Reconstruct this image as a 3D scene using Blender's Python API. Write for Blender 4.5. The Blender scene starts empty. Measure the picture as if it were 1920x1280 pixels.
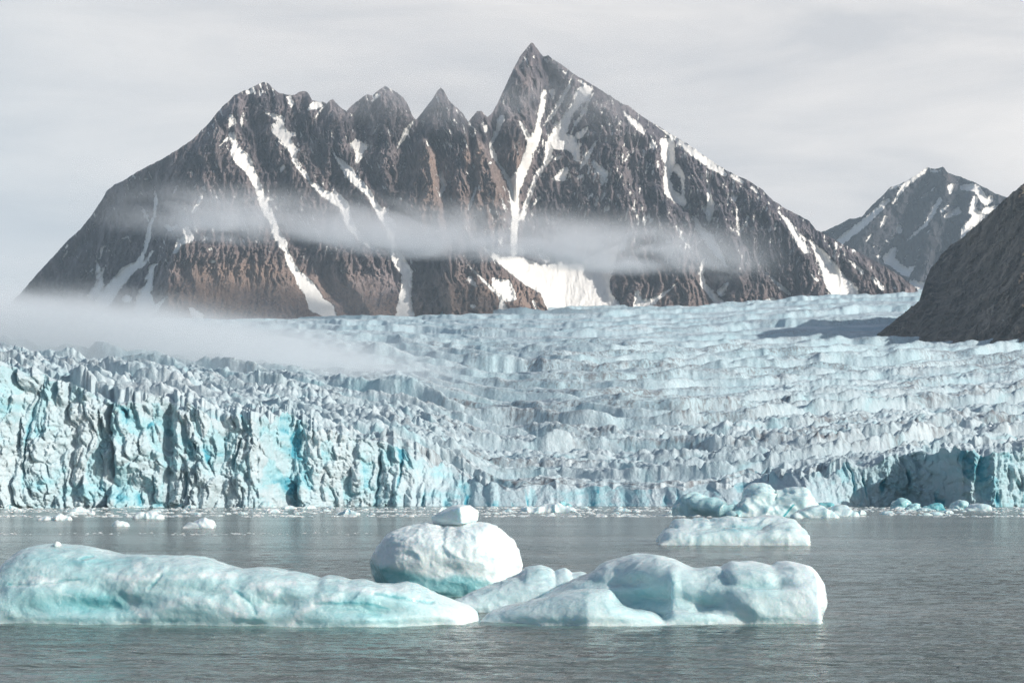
import bpy, math, random
import numpy as np

R = math.radians
scene = bpy.context.scene
COL = scene.collection

# ------------------------------------------------------------------ camera
F = 3733.0           # focal length in pixels of a 1920 wide frame (70 mm lens)
HOR = 922.0          # row of the horizon in that frame
EYE = 6.0            # height of the lens above the water, metres
cam_data = bpy.data.cameras.new("camera")
cam_data.sensor_width = 36.0
cam_data.lens = 36.0 * F / 1920.0
cam_data.shift_y = (HOR - 640.0) / 1920.0
cam_data.clip_start = 1.0
cam_data.clip_end = 60000.0
cam = bpy.data.objects.new("camera", cam_data)
cam.location = (0, 0, EYE)
cam.rotation_euler = (R(90), 0, 0)
COL.objects.link(cam)
scene.camera = cam

# ------------------------------------------------------------------ sun, sky, exposure
SUN_EL, SUN_AZ = 26.0, 113.0          # azimuth clockwise from +y (the view direction)
sun_data = bpy.data.lights.new("sun", 'SUN')
sun_data.energy = 4.8
sun_data.angle = R(0.53)
sun_data.color = (1.0, 0.945, 0.87)
sun = bpy.data.objects.new("sun", sun_data)
sun.rotation_euler = (R(90 - SUN_EL), 0, R(180 - SUN_AZ))
COL.objects.link(sun)

world = bpy.data.worlds.new("World")
scene.world = world
world.use_nodes = True
wn, wl = world.node_tree.nodes, world.node_tree.links
wn.clear()


def N(nodes, typ, **kw):
    n = nodes.new(typ)
    for k, v in kw.items():
        setattr(n, k, v)
    return n


w_out = N(wn, 'ShaderNodeOutputWorld')
w_bg = N(wn, 'ShaderNodeBackground')
w_bg.inputs['Strength'].default_value = 0.1
w_sky = N(wn, 'ShaderNodeTexSky', sky_type='NISHITA')
w_sky.sun_disc = False
w_sky.sun_elevation = R(SUN_EL)
w_sky.sun_rotation = R(SUN_AZ)
w_sky.dust_density = 1.5
w_tc = N(wn, 'ShaderNodeTexCoord')
w_map = N(wn, 'ShaderNodeMapping')
w_map.inputs['Scale'].default_value = (2.2, 2.2, 11.0)
w_map.inputs['Rotation'].default_value = (0, R(4), 0)
w_noise = N(wn, 'ShaderNodeTexNoise')
w_noise.inputs['Scale'].default_value = 2.6
w_noise.inputs['Detail'].default_value = 7
w_noise.inputs['Roughness'].default_value = 0.52
w_noise.inputs['Distortion'].default_value = 0.35
w_ramp = N(wn, 'ShaderNodeValToRGB')
w_ramp.color_ramp.elements[0].position = 0.34
w_ramp.color_ramp.elements[0].color = (7.0, 6.95, 7.05, 1)
w_ramp.color_ramp.elements[1].position = 0.66
w_ramp.color_ramp.elements[1].color = (9.9, 9.4, 9.0, 1)
w_mix = N(wn, 'ShaderNodeMix', data_type='RGBA')
# thin cloud stands over the horizon ahead; overhead and behind the sky is clear
w_sep = N(wn, 'ShaderNodeSeparateXYZ')
w_up = N(wn, 'ShaderNodeMapRange', interpolation_type='SMOOTHSTEP')
for i_, k_ in enumerate((0.27, 0.52, 0.92, 0.05)): w_up.inputs[i_ + 1].default_value = k_
w_fwd = N(wn, 'ShaderNodeMapRange', interpolation_type='SMOOTHSTEP')
for i_, k_ in enumerate((-0.3, 0.55, 0.25, 1.0)): w_fwd.inputs[i_ + 1].default_value = k_
w_cov = N(wn, 'ShaderNodeMath', operation='MULTIPLY')
# the low northern (left) sky is bluer than the rest
w_dot = N(wn, 'ShaderNodeVectorMath', operation='DOT_PRODUCT')
w_dot.inputs[1].default_value = (-1.0, 0.0, -0.75)
w_mr = N(wn, 'ShaderNodeMapRange', interpolation_type='SMOOTHSTEP')
w_mr.inputs[1].default_value = -0.12
w_mr.inputs[2].default_value = 0.26
w_mr.inputs[3].default_value = 0.0
w_mr.inputs[4].default_value = 0.62
w_mix2 = N(wn, 'ShaderNodeMix', data_type='RGBA')
w_mix2.inputs[7].default_value = (5.2, 6.1, 6.8, 1)
wl.new(w_tc.outputs['Generated'], w_map.inputs['Vector'])
wl.new(w_map.outputs['Vector'], w_noise.inputs['Vector'])
wl.new(w_noise.outputs['Fac'], w_ramp.inputs['Fac'])
wl.new(w_tc.outputs['Generated'], w_dot.inputs[0])
wl.new(w_dot.outputs['Value'], w_mr.inputs[0])
wl.new(w_mr.outputs[0], w_mix2.inputs[0])
wl.new(w_ramp.outputs['Color'], w_mix2.inputs[6])
wl.new(w_tc.outputs['Generated'], w_sep.inputs[0])
wl.new(w_sep.outputs[2], w_up.inputs[0])
wl.new(w_sep.outputs[1], w_fwd.inputs[0])
wl.new(w_up.outputs[0], w_cov.inputs[0])
wl.new(w_fwd.outputs[0], w_cov.inputs[1])
wl.new(w_cov.outputs[0], w_mix.inputs[0])
wl.new(w_sky.outputs['Color'], w_mix.inputs[6])
wl.new(w_mix2.outputs[2], w_mix.inputs[7])
wl.new(w_mix.outputs[2], w_bg.inputs['Color'])
wl.new(w_bg.outputs['Background'], w_out.inputs['Surface'])

scene.view_settings.view_transform = 'Standard'
scene.view_settings.look = 'None'
scene.view_settings.exposure = 0.0
scene.view_settings.gamma = 1.0
scene.view_settings.use_curve_mapping = False
scene.cycles.use_denoising = True
scene.cycles.denoising_prefilter = 'FAST'
scene.cycles.max_bounces = 8
scene.cycles.diffuse_bounces = 3
scene.cycles.glossy_bounces = 3
scene.cycles.volume_bounces = 3
scene.cycles.volume_step_rate = 1.0
scene.cycles.volume_max_steps = 256

# ------------------------------------------------------------------ noise
U = np.uint32


def _hash(ix, iy, iz, seed):
    h = (ix.astype(np.int64) & 0xffffffff).astype(U) * U(0x8da6b343)
    h ^= (iy.astype(np.int64) & 0xffffffff).astype(U) * U(0xd8163841)
    if iz is not None:
        h ^= (iz.astype(np.int64) & 0xffffffff).astype(U) * U(0xcb1ab31f)
    h ^= U((seed * 0x9E3779B1) & 0xffffffff)
    h ^= h >> U(15)
    h *= U(0x2c1b3c6d)
    h ^= h >> U(12)
    h *= U(0x297a2d39)
    h ^= h >> U(15)
    return h


def _rnd(h):
    return (h & U(0xffffff)).astype(np.float32) / np.float32(0xffffff)


_A = np.linspace(0, 2 * np.pi, 256, endpoint=False)
_GX, _GY = np.cos(_A).astype(np.float32), np.sin(_A).astype(np.float32)
_g = np.random.default_rng(7).normal(size=(256, 3))
_g /= np.linalg.norm(_g, axis=1)[:, None]
_G3 = _g.astype(np.float32)


def perlin2(x, y, seed=0):
    x0, y0 = np.floor(x), np.floor(y)
    fx, fy = (x - x0).astype(np.float32), (y - y0).astype(np.float32)
    u, v = fx * fx * fx * (fx * (fx * 6 - 15) + 10), fy * fy * fy * (fy * (fy * 6 - 15) + 10)

    def c(i, j):
        h = _hash(x0 + i, y0 + j, None, seed) & U(255)
        return _GX[h] * (fx - i) + _GY[h] * (fy - j)
    a = c(0, 0); a += u * (c(1, 0) - a)
    b = c(0, 1); b += u * (c(1, 1) - b)
    return (a + v * (b - a)) * 1.5


def perlin3(x, y, z, seed=0):
    x0, y0, z0 = np.floor(x), np.floor(y), np.floor(z)
    fx, fy, fz = (x - x0).astype(np.float32), (y - y0).astype(np.float32), (z - z0).astype(np.float32)
    u, v, w = [t * t * t * (t * (t * 6 - 15) + 10) for t in (fx, fy, fz)]

    def c(i, j, k):
        g = _G3[_hash(x0 + i, y0 + j, z0 + k, seed) & U(255)]
        return g[..., 0] * (fx - i) + g[..., 1] * (fy - j) + g[..., 2] * (fz - k)

    def plane(k):
        a = c(0, 0, k); a += u * (c(1, 0, k) - a)
        b = c(0, 1, k); b += u * (c(1, 1, k) - b)
        return a + v * (b - a)
    a = plane(0)
    return (a + w * (plane(1) - a)) * 1.5


def fbm(x, y, octaves=4, seed=0, gain=0.5, ridged=False):
    out, amp, tot = 0, 1.0, 0.0
    for o in range(octaves):
        n = perlin2(x, y, seed + 31 * o)
        if ridged:
            n = 1 - 2 * np.abs(n)
        out = out + amp * n
        tot += amp
        amp *= gain
        x, y = x * 2.03 + 11.7, y * 2.03 - 5.3
    return out / tot


def fbm3(x, y, z, octaves=4, seed=0, gain=0.5, ridged=False):
    out, amp, tot = 0, 1.0, 0.0
    for o in range(octaves):
        n = perlin3(x, y, z, seed + 31 * o)
        if ridged:
            n = 1 - 2 * np.abs(n)
        out = out + amp * n
        tot += amp
        amp *= gain
        x, y, z = x * 2.03 + 11.7, y * 2.03 - 5.3, z * 2.03 + 3.1
    return out / tot


def worley2(x, y, seed=0):
    """F1, F2 distances, offset to the nearest point and three random numbers of its cell."""
    x0, y0 = np.floor(x), np.floor(y)
    f1 = np.full(x.shape, 9.0, np.float32); f2 = f1.copy()
    bx, by = np.zeros_like(f1), np.zeros_like(f1)
    bh = np.zeros(x.shape, U)
    for i in (-1, 0, 1):
        for j in (-1, 0, 1):
            h = _hash(x0 + i, y0 + j, None, seed)
            px = (x0 + i + 0.1 + 0.8 * _rnd(h) - x).astype(np.float32)
            py = (y0 + j + 0.1 + 0.8 * _rnd(h * U(747796405) + U(97)) - y).astype(np.float32)
            d = np.sqrt(px * px + py * py)
            near = d < f1
            f2 = np.where(near, f1, np.minimum(f2, d))
            f1 = np.where(near, d, f1)
            bx, by, bh = np.where(near, px, bx), np.where(near, py, by), np.where(near, h, bh)
    r = [_rnd(bh * U(k) + U(k >> 3)) for k in (2654435761, 1597334677, 3812015801)]
    return f1, f2, bx, by, r


def sm(a, b, x):
    t = np.clip((x - a) / (b - a), 0, 1)
    return t * t * (3 - 2 * t)


# ------------------------------------------------------------------ mesh helpers
def mesh_np(name, V, faces, mat, attrs=None, smooth=True, parent=None):
    """V (n,3); faces (m,4) or (m,3) int array -> one linked mesh object."""
    me = bpy.data.meshes.new(name)
    V = np.ascontiguousarray(V, np.float32)
    faces = np.ascontiguousarray(faces, np.int32)
    m, k = faces.shape
    me.vertices.add(len(V))
    me.vertices.foreach_set('co', V.ravel())
    me.loops.add(m * k)
    me.loops.foreach_set('vertex_index', faces.ravel())
    me.polygons.add(m)
    me.polygons.foreach_set('loop_start', np.arange(0, m * k, k, dtype=np.int32))
    me.polygons.foreach_set('loop_total', np.full(m, k, np.int32))
    me.polygons.foreach_set('use_smooth', np.full(m, smooth, bool))
    me.update(calc_edges=True)
    for an, av in (attrs or {}).items():
        a = me.attributes.new(an, 'FLOAT', 'POINT')
        a.data.foreach_set('value', np.ascontiguousarray(av, np.float32).ravel())
    if mat:
        me.materials.append(mat)
    o = bpy.data.objects.new(name, me)
    COL.objects.link(o)
    if parent:
        o.parent = parent
    return o


def grid_faces(nr, nc, flip=False):
    i = np.arange(nr - 1)[:, None] * nc + np.arange(nc - 1)[None, :]
    f = np.stack([i, i + 1, i + nc + 1, i + nc], -1).reshape(-1, 4)
    return f[:, ::-1] if flip else f


def tag(o, label=None, cat=None, group=None, kind=None):
    if label: o['label'] = label
    if cat: o['category'] = cat
    if group: o['group'] = group
    if kind: o['kind'] = kind
    return o


def PW(px, py, d):
    """photo pixel at distance d (along the view axis) -> world point arrays"""
    return (px - 960.0) / F * d, d + 0 * px, EYE + (HOR - py) / F * d


# ------------------------------------------------------------------ materials
def new_mat(name):
    m = bpy.data.materials.new(name)
    m.use_nodes = True
    n, l = m.node_tree.nodes, m.node_tree.links
    n.clear()
    out = N(n, 'ShaderNodeOutputMaterial')
    b = N(n, 'ShaderNodeBsdfPrincipled')
    l.new(b.outputs[0], out.inputs['Surface'])
    return m, n, l, b, out


def attr(n, name):
    a = N(n, 'ShaderNodeAttribute', attribute_name=name)
    return a.outputs['Fac']


def noise(n, l, scale, detail=5, rough=0.55, stretch=None, dist=0.0, vec=None):
    t = N(n, 'ShaderNodeTexNoise')
    t.inputs['Scale'].default_value = scale
    t.inputs['Detail'].default_value = detail
    t.inputs['Roughness'].default_value = rough
    t.inputs['Distortion'].default_value = dist
    if vec is None:
        vec = N(n, 'ShaderNodeTexCoord').outputs['Object']
    if stretch:
        mp = N(n, 'ShaderNodeMapping')
        mp.inputs['Scale'].default_value = stretch
        l.new(vec, mp.inputs['Vector'])
        vec = mp.outputs['Vector']
    l.new(vec, t.inputs['Vector'])
    return t.outputs['Fac']


def math_n(n, l, op, a, b=None, clamp=False):
    m = N(n, 'ShaderNodeMath', operation=op, use_clamp=clamp)
    for i, v in enumerate((a, b)):
        if v is None: continue
        if isinstance(v, (int, float)): m.inputs[i].default_value = v
        else: l.new(v, m.inputs[i])
    return m.outputs[0]


def maprange(n, l, v, a, b, c=0.0, d=1.0, smooth=True):
    m = N(n, 'ShaderNodeMapRange', interpolation_type='SMOOTHSTEP' if smooth else 'LINEAR')
    l.new(v, m.inputs[0])
    for i, k in enumerate((a, b, c, d)): m.inputs[i + 1].default_value = k
    return m.outputs[0]


def mix(n, l, fac, a, b):
    m = N(n, 'ShaderNodeMix', data_type='RGBA')
    for i, v in ((0, fac), (6, a), (7, b)):
        if isinstance(v, (int, float)): m.inputs[i].default_value = v
        elif isinstance(v, tuple): m.inputs[i].default_value = v + (1,) if len(v) == 3 else v
        else: l.new(v, m.inputs[i])
    return m.outputs[2]


def bump(n, l, h, dist, strength=1.0, prev=None):
    b = N(n, 'ShaderNodeBump')
    b.inputs['Distance'].default_value = dist
    b.inputs['Strength'].default_value = strength
    l.new(h, b.inputs['Height'])
    if prev is not None: l.new(prev, b.inputs['Normal'])
    return b.outputs[0]


def rock_material(name, dark, mid, warm, snow=(0.77, 0.75, 0.715), s=1.0):
    m, n, l, b, out = new_mat(name)
    a_snow, a_warm = attr(n, 'snow'), attr(n, 'warm')
    big = noise(n, l, 0.006 / s, 6, 0.6)
    strk = noise(n, l, 0.03 / s, 6, 0.65, stretch=(1, 0.6, 0.35), dist=0.6)
    fine = noise(n, l, 0.16 / s, 7, 0.75)
    c = mix(n, l, maprange(n, l, strk, 0.33, 0.68), dark, mid)
    band = noise(n, l, 0.011 / s, 5, 0.6, stretch=(1.5, 1.0, 0.5), dist=1.2)
    c = mix(n, l, maprange(n, l, band, 0.50, 0.68, 0, 0.75), c, tuple(min(1, k * 1.55) for k in mid))
    c = mix(n, l, maprange(n, l, band, 0.48, 0.32, 0, 0.7), c, tuple(k * 0.8 for k in dark))
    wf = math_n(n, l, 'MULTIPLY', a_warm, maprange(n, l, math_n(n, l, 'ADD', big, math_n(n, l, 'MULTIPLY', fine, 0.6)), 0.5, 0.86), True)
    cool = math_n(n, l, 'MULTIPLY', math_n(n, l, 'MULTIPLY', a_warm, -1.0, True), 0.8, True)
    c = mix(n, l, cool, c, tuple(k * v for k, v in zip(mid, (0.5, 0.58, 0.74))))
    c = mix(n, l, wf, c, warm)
    c = mix(n, l, maprange(n, l, fine, 0.55, 0.85, 0, 0.4), c, tuple(min(1, k * 2.4) for k in mid))
    c = mix(n, l, maprange(n, l, fine, 0.5, 0.2, 0, 0.6), c, tuple(k * 0.55 for k in dark))
    edge = math_n(n, l, 'ADD', a_snow, math_n(n, l, 'MULTIPLY', math_n(n, l, 'SUBTRACT', fine, 0.5), 8.0))
    edge = math_n(n, l, 'ADD', edge, math_n(n, l, 'MULTIPLY', math_n(n, l, 'SUBTRACT', strk, 0.5), 9.0))
    sn = maprange(n, l, edge, -0.5, 1.0)
    c = mix(n, l, sn, c, snow)
    l.new(c, b.inputs['Base Color'])
    b.inputs['Roughness'].default_value = 0.85
    b.inputs['Specular IOR Level'].default_value = 0.15
    hgt = math_n(n, l, 'MULTIPLY', math_n(n, l, 'ADD', strk, math_n(n, l, 'MULTIPLY', fine, 0.8)), math_n(n, l, 'SUBTRACT', 1.0, math_n(n, l, 'MULTIPLY', sn, 0.93)))
    l.new(bump(n, l, hgt, 20.0 * s), b.inputs['Normal'])
    return m


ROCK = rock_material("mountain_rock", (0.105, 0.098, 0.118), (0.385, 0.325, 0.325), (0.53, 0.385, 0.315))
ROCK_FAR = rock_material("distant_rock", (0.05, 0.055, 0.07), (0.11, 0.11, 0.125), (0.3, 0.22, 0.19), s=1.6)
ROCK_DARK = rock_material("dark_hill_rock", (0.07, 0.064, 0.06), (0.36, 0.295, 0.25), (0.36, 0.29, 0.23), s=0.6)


def glacier_material():
    m, n, l, b, out = new_mat("glacier_ice")
    ab, ad = attr(n, 'blue'), attr(n, 'dirt')
    n1 = noise(n, l, 0.05, 6, 0.6)
    n2 = noise(n, l, 0.5, 5, 0.65)
    n3 = noise(n, l, 0.35, 5, 0.6, stretch=(1, 1, 0.2))
    f = math_n(n, l, 'ADD', ab, math_n(n, l, 'MULTIPLY', math_n(n, l, 'SUBTRACT', n2, 0.5), 0.35))
    f = math_n(n, l, 'ADD', f, math_n(n, l, 'MULTIPLY', math_n(n, l, 'SUBTRACT', n3, 0.5), 0.4), True)
    r = N(n, 'ShaderNodeValToRGB')
    e = r.color_ramp.elements
    e[0].position, e[0].color = 0.0, (0.625, 0.675, 0.70, 1)
    e[1].position, e[1].color = 1.0, (0.07, 0.33, 0.43, 1)
    x = e.new(0.3); x.color = (0.45, 0.57, 0.62, 1)
    x = e.new(0.65); x.color = (0.33, 0.56, 0.62, 1)
    l.new(f, r.inputs['Fac'])
    d = math_n(n, l, 'MULTIPLY', ad, maprange(n, l, math_n(n, l, 'ADD', n3, math_n(n, l, 'MULTIPLY', n1, 0.5)), 0.62, 0.95), True)
    c = mix(n, l, d, r.outputs['Color'], (0.20, 0.21, 0.225))
    l.new(c, b.inputs['Base Color'])
    b.inputs['Roughness'].default_value = 0.55
    b.inputs['Specular IOR Level'].default_value = 0.25
    l.new(bump(n, l, math_n(n, l, 'ADD', n2, n3), 0.7), b.inputs['Normal'])
    return m


GLACIER = glacier_material()


def berg_material(name="iceberg_ice", sc=1.0, sss=0.5):
    m, n, l, b, out = new_mat(name)
    ac = attr(n, 'clear')
    n1 = noise(n, l, 0.9 / sc, 8, 0.66, dist=0.8)
    n2 = noise(n, l, 6.0 / sc, 5, 0.65)
    n3 = noise(n, l, 1.6 / sc, 4, 0.6, stretch=(0.5, 1, 2.2), dist=1.2)
    f = math_n(n, l, 'ADD', ac, math_n(n, l, 'MULTIPLY', math_n(n, l, 'SUBTRACT', n1, 0.5), 0.30))
    f = math_n(n, l, 'ADD', f, math_n(n, l, 'MULTIPLY', math_n(n, l, 'SUBTRACT', n3, 0.5), 0.35), True)
    r = N(n, 'ShaderNodeValToRGB')
    e = r.color_ramp.elements
    e[0].position, e[0].color = 0.0, (0.72, 0.82, 0.84, 1)
    e[1].position, e[1].color = 1.0, (0.05, 0.36, 0.42, 1)
    x = e.new(0.35); x.color = (0.52, 0.71, 0.735, 1)
    x = e.new(0.7); x.color = (0.28, 0.57, 0.61, 1)
    l.new(f, r.inputs['Fac'])
    # white fracture veins and bubbly streaks inside the ice
    vt = N(n, 'ShaderNodeTexVoronoi', feature='DISTANCE_TO_EDGE')
    vt.inputs['Scale'].default_value = 0.55 / sc
    wv = N(n, 'ShaderNodeTexNoise'); wv.inputs['Scale'].default_value = 1.1 / sc; wv.inputs['Detail'].default_value = 4
    va = N(n, 'ShaderNodeVectorMath', operation='MULTIPLY_ADD')
    va.inputs[1].default_value = (1.6 * sc, 1.6 * sc, 1.2 * sc)
    tco = N(n, 'ShaderNodeTexCoord').outputs['Object']
    l.new(tco, wv.inputs['Vector']); l.new(wv.outputs['Color'], va.inputs[0]); l.new(tco, va.inputs[2])
    l.new(va.outputs[0], vt.inputs['Vector'])
    vein = maprange(n, l, vt.outputs['Distance'], 0.035, 0.0)
    vein = math_n(n, l, 'MULTIPLY', vein, maprange(n, l, n1, 0.44, 0.56))
    bub = math_n(n, l, 'MULTIPLY', maprange(n, l, n2, 0.56, 0.72), maprange(n, l, n1, 0.45, 0.7))
    wh = math_n(n, l, 'MAXIMUM', math_n(n, l, 'MULTIPLY', vein, 0.25), math_n(n, l, 'MULTIPLY', bub, 0.35))
    l.new(mix(n, l, wh, r.outputs['Color'], (0.80, 0.88, 0.89)), b.inputs['Base Color'])
    b.subsurface_method = 'RANDOM_WALK'
    b.inputs['Subsurface Weight'].default_value = 0.75
    b.inputs['Subsurface Radius'].default_value = (0.55, 0.85, 1.0)
    b.inputs['Subsurface Scale'].default_value = sss * sc
    l.new(maprange(n, l, f, 0.05, 0.6, 0.38, 0.12), b.inputs['Roughness'])
    b.inputs['IOR'].default_value = 1.31
    b.inputs['Coat Weight'].default_value = 0.35
    b.inputs['Coat Roughness'].default_value = 0.07
    b.inputs['Coat IOR'].default_value = 1.33
    nb = bump(n, l, n2, 0.045 * sc)
    nb = bump(n, l, n1, 0.10 * sc, prev=nb)
    l.new(nb, b.inputs['Normal'])
    return m


BERG = berg_material()
BERG_FAR = berg_material("far_iceberg_ice", 4.0)


def water_material():
    m, n, l, b, out = new_mat("fjord_water")
    l.new(mix(n, l, math_n(n, l, 'MULTIPLY', attr(n, 'berg_glow'), 0.75), (0.09, 0.12, 0.115), (0.17, 0.30, 0.29)), b.inputs['Base Color'])
    b.inputs['Roughness'].default_value = 0.12
    b.inputs['IOR'].default_value = 1.333
    w1 = noise(n, l, 1.1, 4, 0.6, stretch=(0.55, 1.0, 1.0), dist=0.4)
    w2 = noise(n, l, 0.22, 3, 0.5, stretch=(0.5, 1.0, 1.0))
    h = math_n(n, l, 'ADD', math_n(n, l, 'MULTIPLY', w1, 0.42), math_n(n, l, 'MULTIPLY', w2, 0.9))
    calm = noise(n, l, 0.022, 4, 0.6, stretch=(0.35, 1.0, 1.0))
    h = math_n(n, l, 'MULTIPLY', h, maprange(n, l, calm, 0.36, 0.62, 0.45, 1.25))
    l.new(bump(n, l, h, 1.0), b.inputs['Normal'])
    return m


WATER = water_material()


# ------------------------------------------------------------------ strokes and folds on a rock face
def seg_sdf(PX, PY, strokes, best=None):
    """largest (half width - distance) over tapered strokes [(x,y,w),...]: positive inside, in photo pixels"""
    S = np.full(PX.shape, -60.0, np.float32) if best is None else best
    for st in strokes:
        if len(st) == 1: st = [st[0], (st[0][0] + 0.5, st[0][1], st[0][2])]
        for (x0, y0, w0), (x1, y1, w1) in zip(st[:-1], st[1:]):
            pad = max(w0, w1) + 30
            sel = np.nonzero((PX > min(x0, x1) - pad) & (PX < max(x0, x1) + pad) & (PY > min(y0, y1) - pad) & (PY < max(y0, y1) + pad))
            if not len(sel[0]): continue
            x, y = PX[sel], PY[sel]
            dx, dy = x1 - x0, y1 - y0
            t = np.clip(((x - x0) * dx + (y - y0) * dy) / max(dx * dx + dy * dy, 1e-6), 0, 1)
            d = np.hypot(x - x0 - t * dx, y - y0 - t * dy)
            S[sel] = np.maximum(S[sel], w0 + t * (w1 - w0) - d)
    return S


def poly_sdf(PX, PY, pts, S):
    xs, ys = [p[0] for p in pts], [p[1] for p in pts]
    sel = np.nonzero((PX > min(xs) - 30) & (PX < max(xs) + 30) & (PY > min(ys) - 30) & (PY < max(ys) + 30))
    x, y = PX[sel], PY[sel]
    ins = np.zeros(x.shape, bool)
    dist = np.full(x.shape, 1e9)
    for (x0, y0), (x1, y1) in zip(pts, pts[1:] + pts[:1]):
        dx, dy = x1 - x0, y1 - y0
        t = np.clip(((x - x0) * dx + (y - y0) * dy) / (dx * dx + dy * dy + 1e-9), 0, 1)
        dist = np.minimum(dist, np.hypot(x - x0 - t * dx, y - y0 - t * dy))
        cr = ((y0 > y) != (y1 > y)) & (x < dx * (y - y0) / (dy if abs(dy) > 1e-9 else 1e-9) + x0)
        ins ^= cr
    S[sel] = np.maximum(S[sel], np.where(ins, dist, -dist))
    return S


def fold_raster(lines, x0, x1, y0, y1, step=2.0, blur=5):
    """lines: list of (relief metres, [(py,px),...]): per row, relief is linear between the fold lines"""
    xs, ys = np.arange(x0, x1, step), np.arange(y0, y1, step)
    out = np.zeros((len(ys), len(xs)), np.float32)
    for k, y in enumerate(ys):
        pts = []
        for rel, ln in lines:
            p = np.array(ln, float)
            lo, hi = p[0, 0], p[-1, 0]
            fade = min(1, max(0, (y - lo + 40) / 40)) * min(1, max(0, (hi + 40 - y) / 40))
            if fade <= 0: continue
            pts.append((np.interp(y, p[:, 0], p[:, 1]), rel * fade))
        pts.sort()
        out[k] = np.interp(xs, [p[0] for p in pts], [p[1] for p in pts])
    for ax, r in ((0, blur), (1, 1)):
        acc = 0
        for s in range(-r, r + 1):
            idx = np.clip(np.arange(out.shape[ax]) + s, 0, out.shape[ax] - 1)
            acc = acc + np.take(out, idx, ax)
        out = acc / (2 * r + 1)

    def sample(PX, PY):
        fx = np.clip((PX - x0) / step, 0, len(xs) - 1.001); fy = np.clip((PY - y0) / step, 0, len(ys) - 1.001)
        ix, iy = fx.astype(int), fy.astype(int)
        tx, ty = fx - ix, fy - iy
        return (out[iy, ix] * (1 - tx) + out[iy, ix + 1] * tx) * (1 - ty) + (out[iy + 1, ix] * (1 - tx) + out[iy + 1, ix + 1] * tx) * ty
    return sample


def rock_massif(name, mat, crest, foot, dbase, cot, relief, snow_fn, warm_fn, px0, px1, ncol, nrow, jag=2.0, back=1200.0, seed=3):
    """A mountain: a front face from its foot to its crest with relief in metres, and a back slope."""
    c = np.array(crest, float); ft = np.array(foot, float); db = np.array(dbase, float)
    px = np.linspace(px0, px1, ncol)
    pc = np.interp(px, c[:, 0], c[:, 1])
    pc = pc - jag * (np.abs(fbm(px / 16, px * 0 + 3.3, 5, seed, 0.6)) * 2.6 - 0.7)
    pb = np.interp(px, ft[:, 0], ft[:, 1])
    Db = np.interp(px, db[:, 0], db[:, 1])
    pc = np.minimum(pc, pb - 2)
    s = np.linspace(0, 1, nrow)[:, None]
    PX = np.broadcast_to(px, (nrow, ncol)).astype(float)
    PY = (pb + 22) + (pc - pb - 22) * s
    zb = EYE + (HOR - pb) / F * Db
    q = (HOR - PY) / F
    D = (Db + (EYE - zb) * cot) / (1 - q * cot)
    rel = relief(PX, PY, D)
    D = D - rel
    X, Y, Z = PW(PX, PY, D)
    # back slope
    nb = 24
    t = (np.linspace(0, 1, nb + 1)[1:, None]) ** 1.3
    Zc, Dc, Xc = Z[-1], D[-1], X[-1]
    Yb = Dc + t * back
    Xb = Xc * (Yb / Dc) ** 0.0 + 30 * fbm(px[None, :] / 60 + 0 * t, t * 6, 3, seed + 5) * t
    Zb = Zc - t * (Zc + 40) + 25 * t * (1 - t) * fbm(px[None, :] / 40 + 0 * t, t * 8, 4, seed + 9, ridged=True)
    V = np.concatenate([np.stack([X, Y, Z], -1).reshape(-1, 3), np.stack([Xb, Yb, Zb], -1).reshape(-1, 3)])
    sn = snow_fn(PX, PY)
    wm = warm_fn(PX, PY)
    at = {'snow': np.concatenate([sn.ravel(), np.full(nb * ncol, -20.0)]),
          'warm': np.concatenate([wm.ravel(), np.zeros(nb * ncol)])}
    return mesh_np(name, V, grid_faces(nrow + nb, ncol), mat, at)


# ------------------------------------------------------------------ the main mountain
CREST = [(-40, 610), (0, 583), (35, 553), (70, 512), (100, 480), (125, 452), (150, 430), (170, 405), (195, 368), (200, 358), (215, 345), (232, 338), (252, 325),
         (275, 312), (300, 300), (330, 282), (360, 262), (390, 232), (417, 200), (430, 188), (440, 178), (458, 169), (466, 168), (472, 163), (481, 159), (493, 154),
         (503, 157), (513, 166), (522, 173), (535, 177), (552, 178), (560, 172), (568, 170), (577, 173), (585, 187), (598, 191), (606, 190), (612, 194), (618, 188),
         (624, 185), (630, 192), (642, 204), (650, 208), (660, 197), (672, 188), (680, 181), (688, 176), (698, 179), (706, 172), (716, 165), (722, 160), (732, 166), (744, 173),
         (756, 182), (766, 198), (773, 216), (780, 224), (786, 218), (800, 199), (814, 181), (821, 169), (826, 164), (833, 171), (842, 188), (860, 205), (868, 212), (878, 228),
         (886, 218), (894, 209), (902, 207), (914, 219), (922, 212), (932, 195), (945, 167), (958, 138), (974, 107), (984, 94), (990, 87), (996, 79), (1001, 82), (1010, 96),
         (1019, 106), (1028, 103), (1036, 110), (1054, 121), (1078, 140), (1110, 158), (1140, 177), (1168, 195), (1178, 197), (1200, 215), (1240, 240), (1256, 250), (1290, 270),
         (1330, 298), (1360, 318), (1385, 330), (1400, 336), (1420, 350), (1428, 354), (1450, 376), (1475, 392), (1500, 404), (1518, 415), (1530, 430), (1560, 447), (1600, 467), (1640, 488),
         (1680, 512), (1700, 526), (1712, 536), (1730, 552), (1760, 575)]
FOOT = [(-40, 612), (40, 603), (380, 603), (560, 602), (700, 597), (830, 590), (960, 586), (1100, 583), (1200, 584), (1300, 578), (1400, 573), (1500, 566), (1600, 553), (1700, 547), (1760, 578)]
DBASE = [(-40, 4950), (100, 4750), (318, 4450), (700, 4420), (900, 4420), (1060, 4620), (1180, 4640), (1400, 4660), (1600, 4750), (1760, 4900)]

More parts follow.
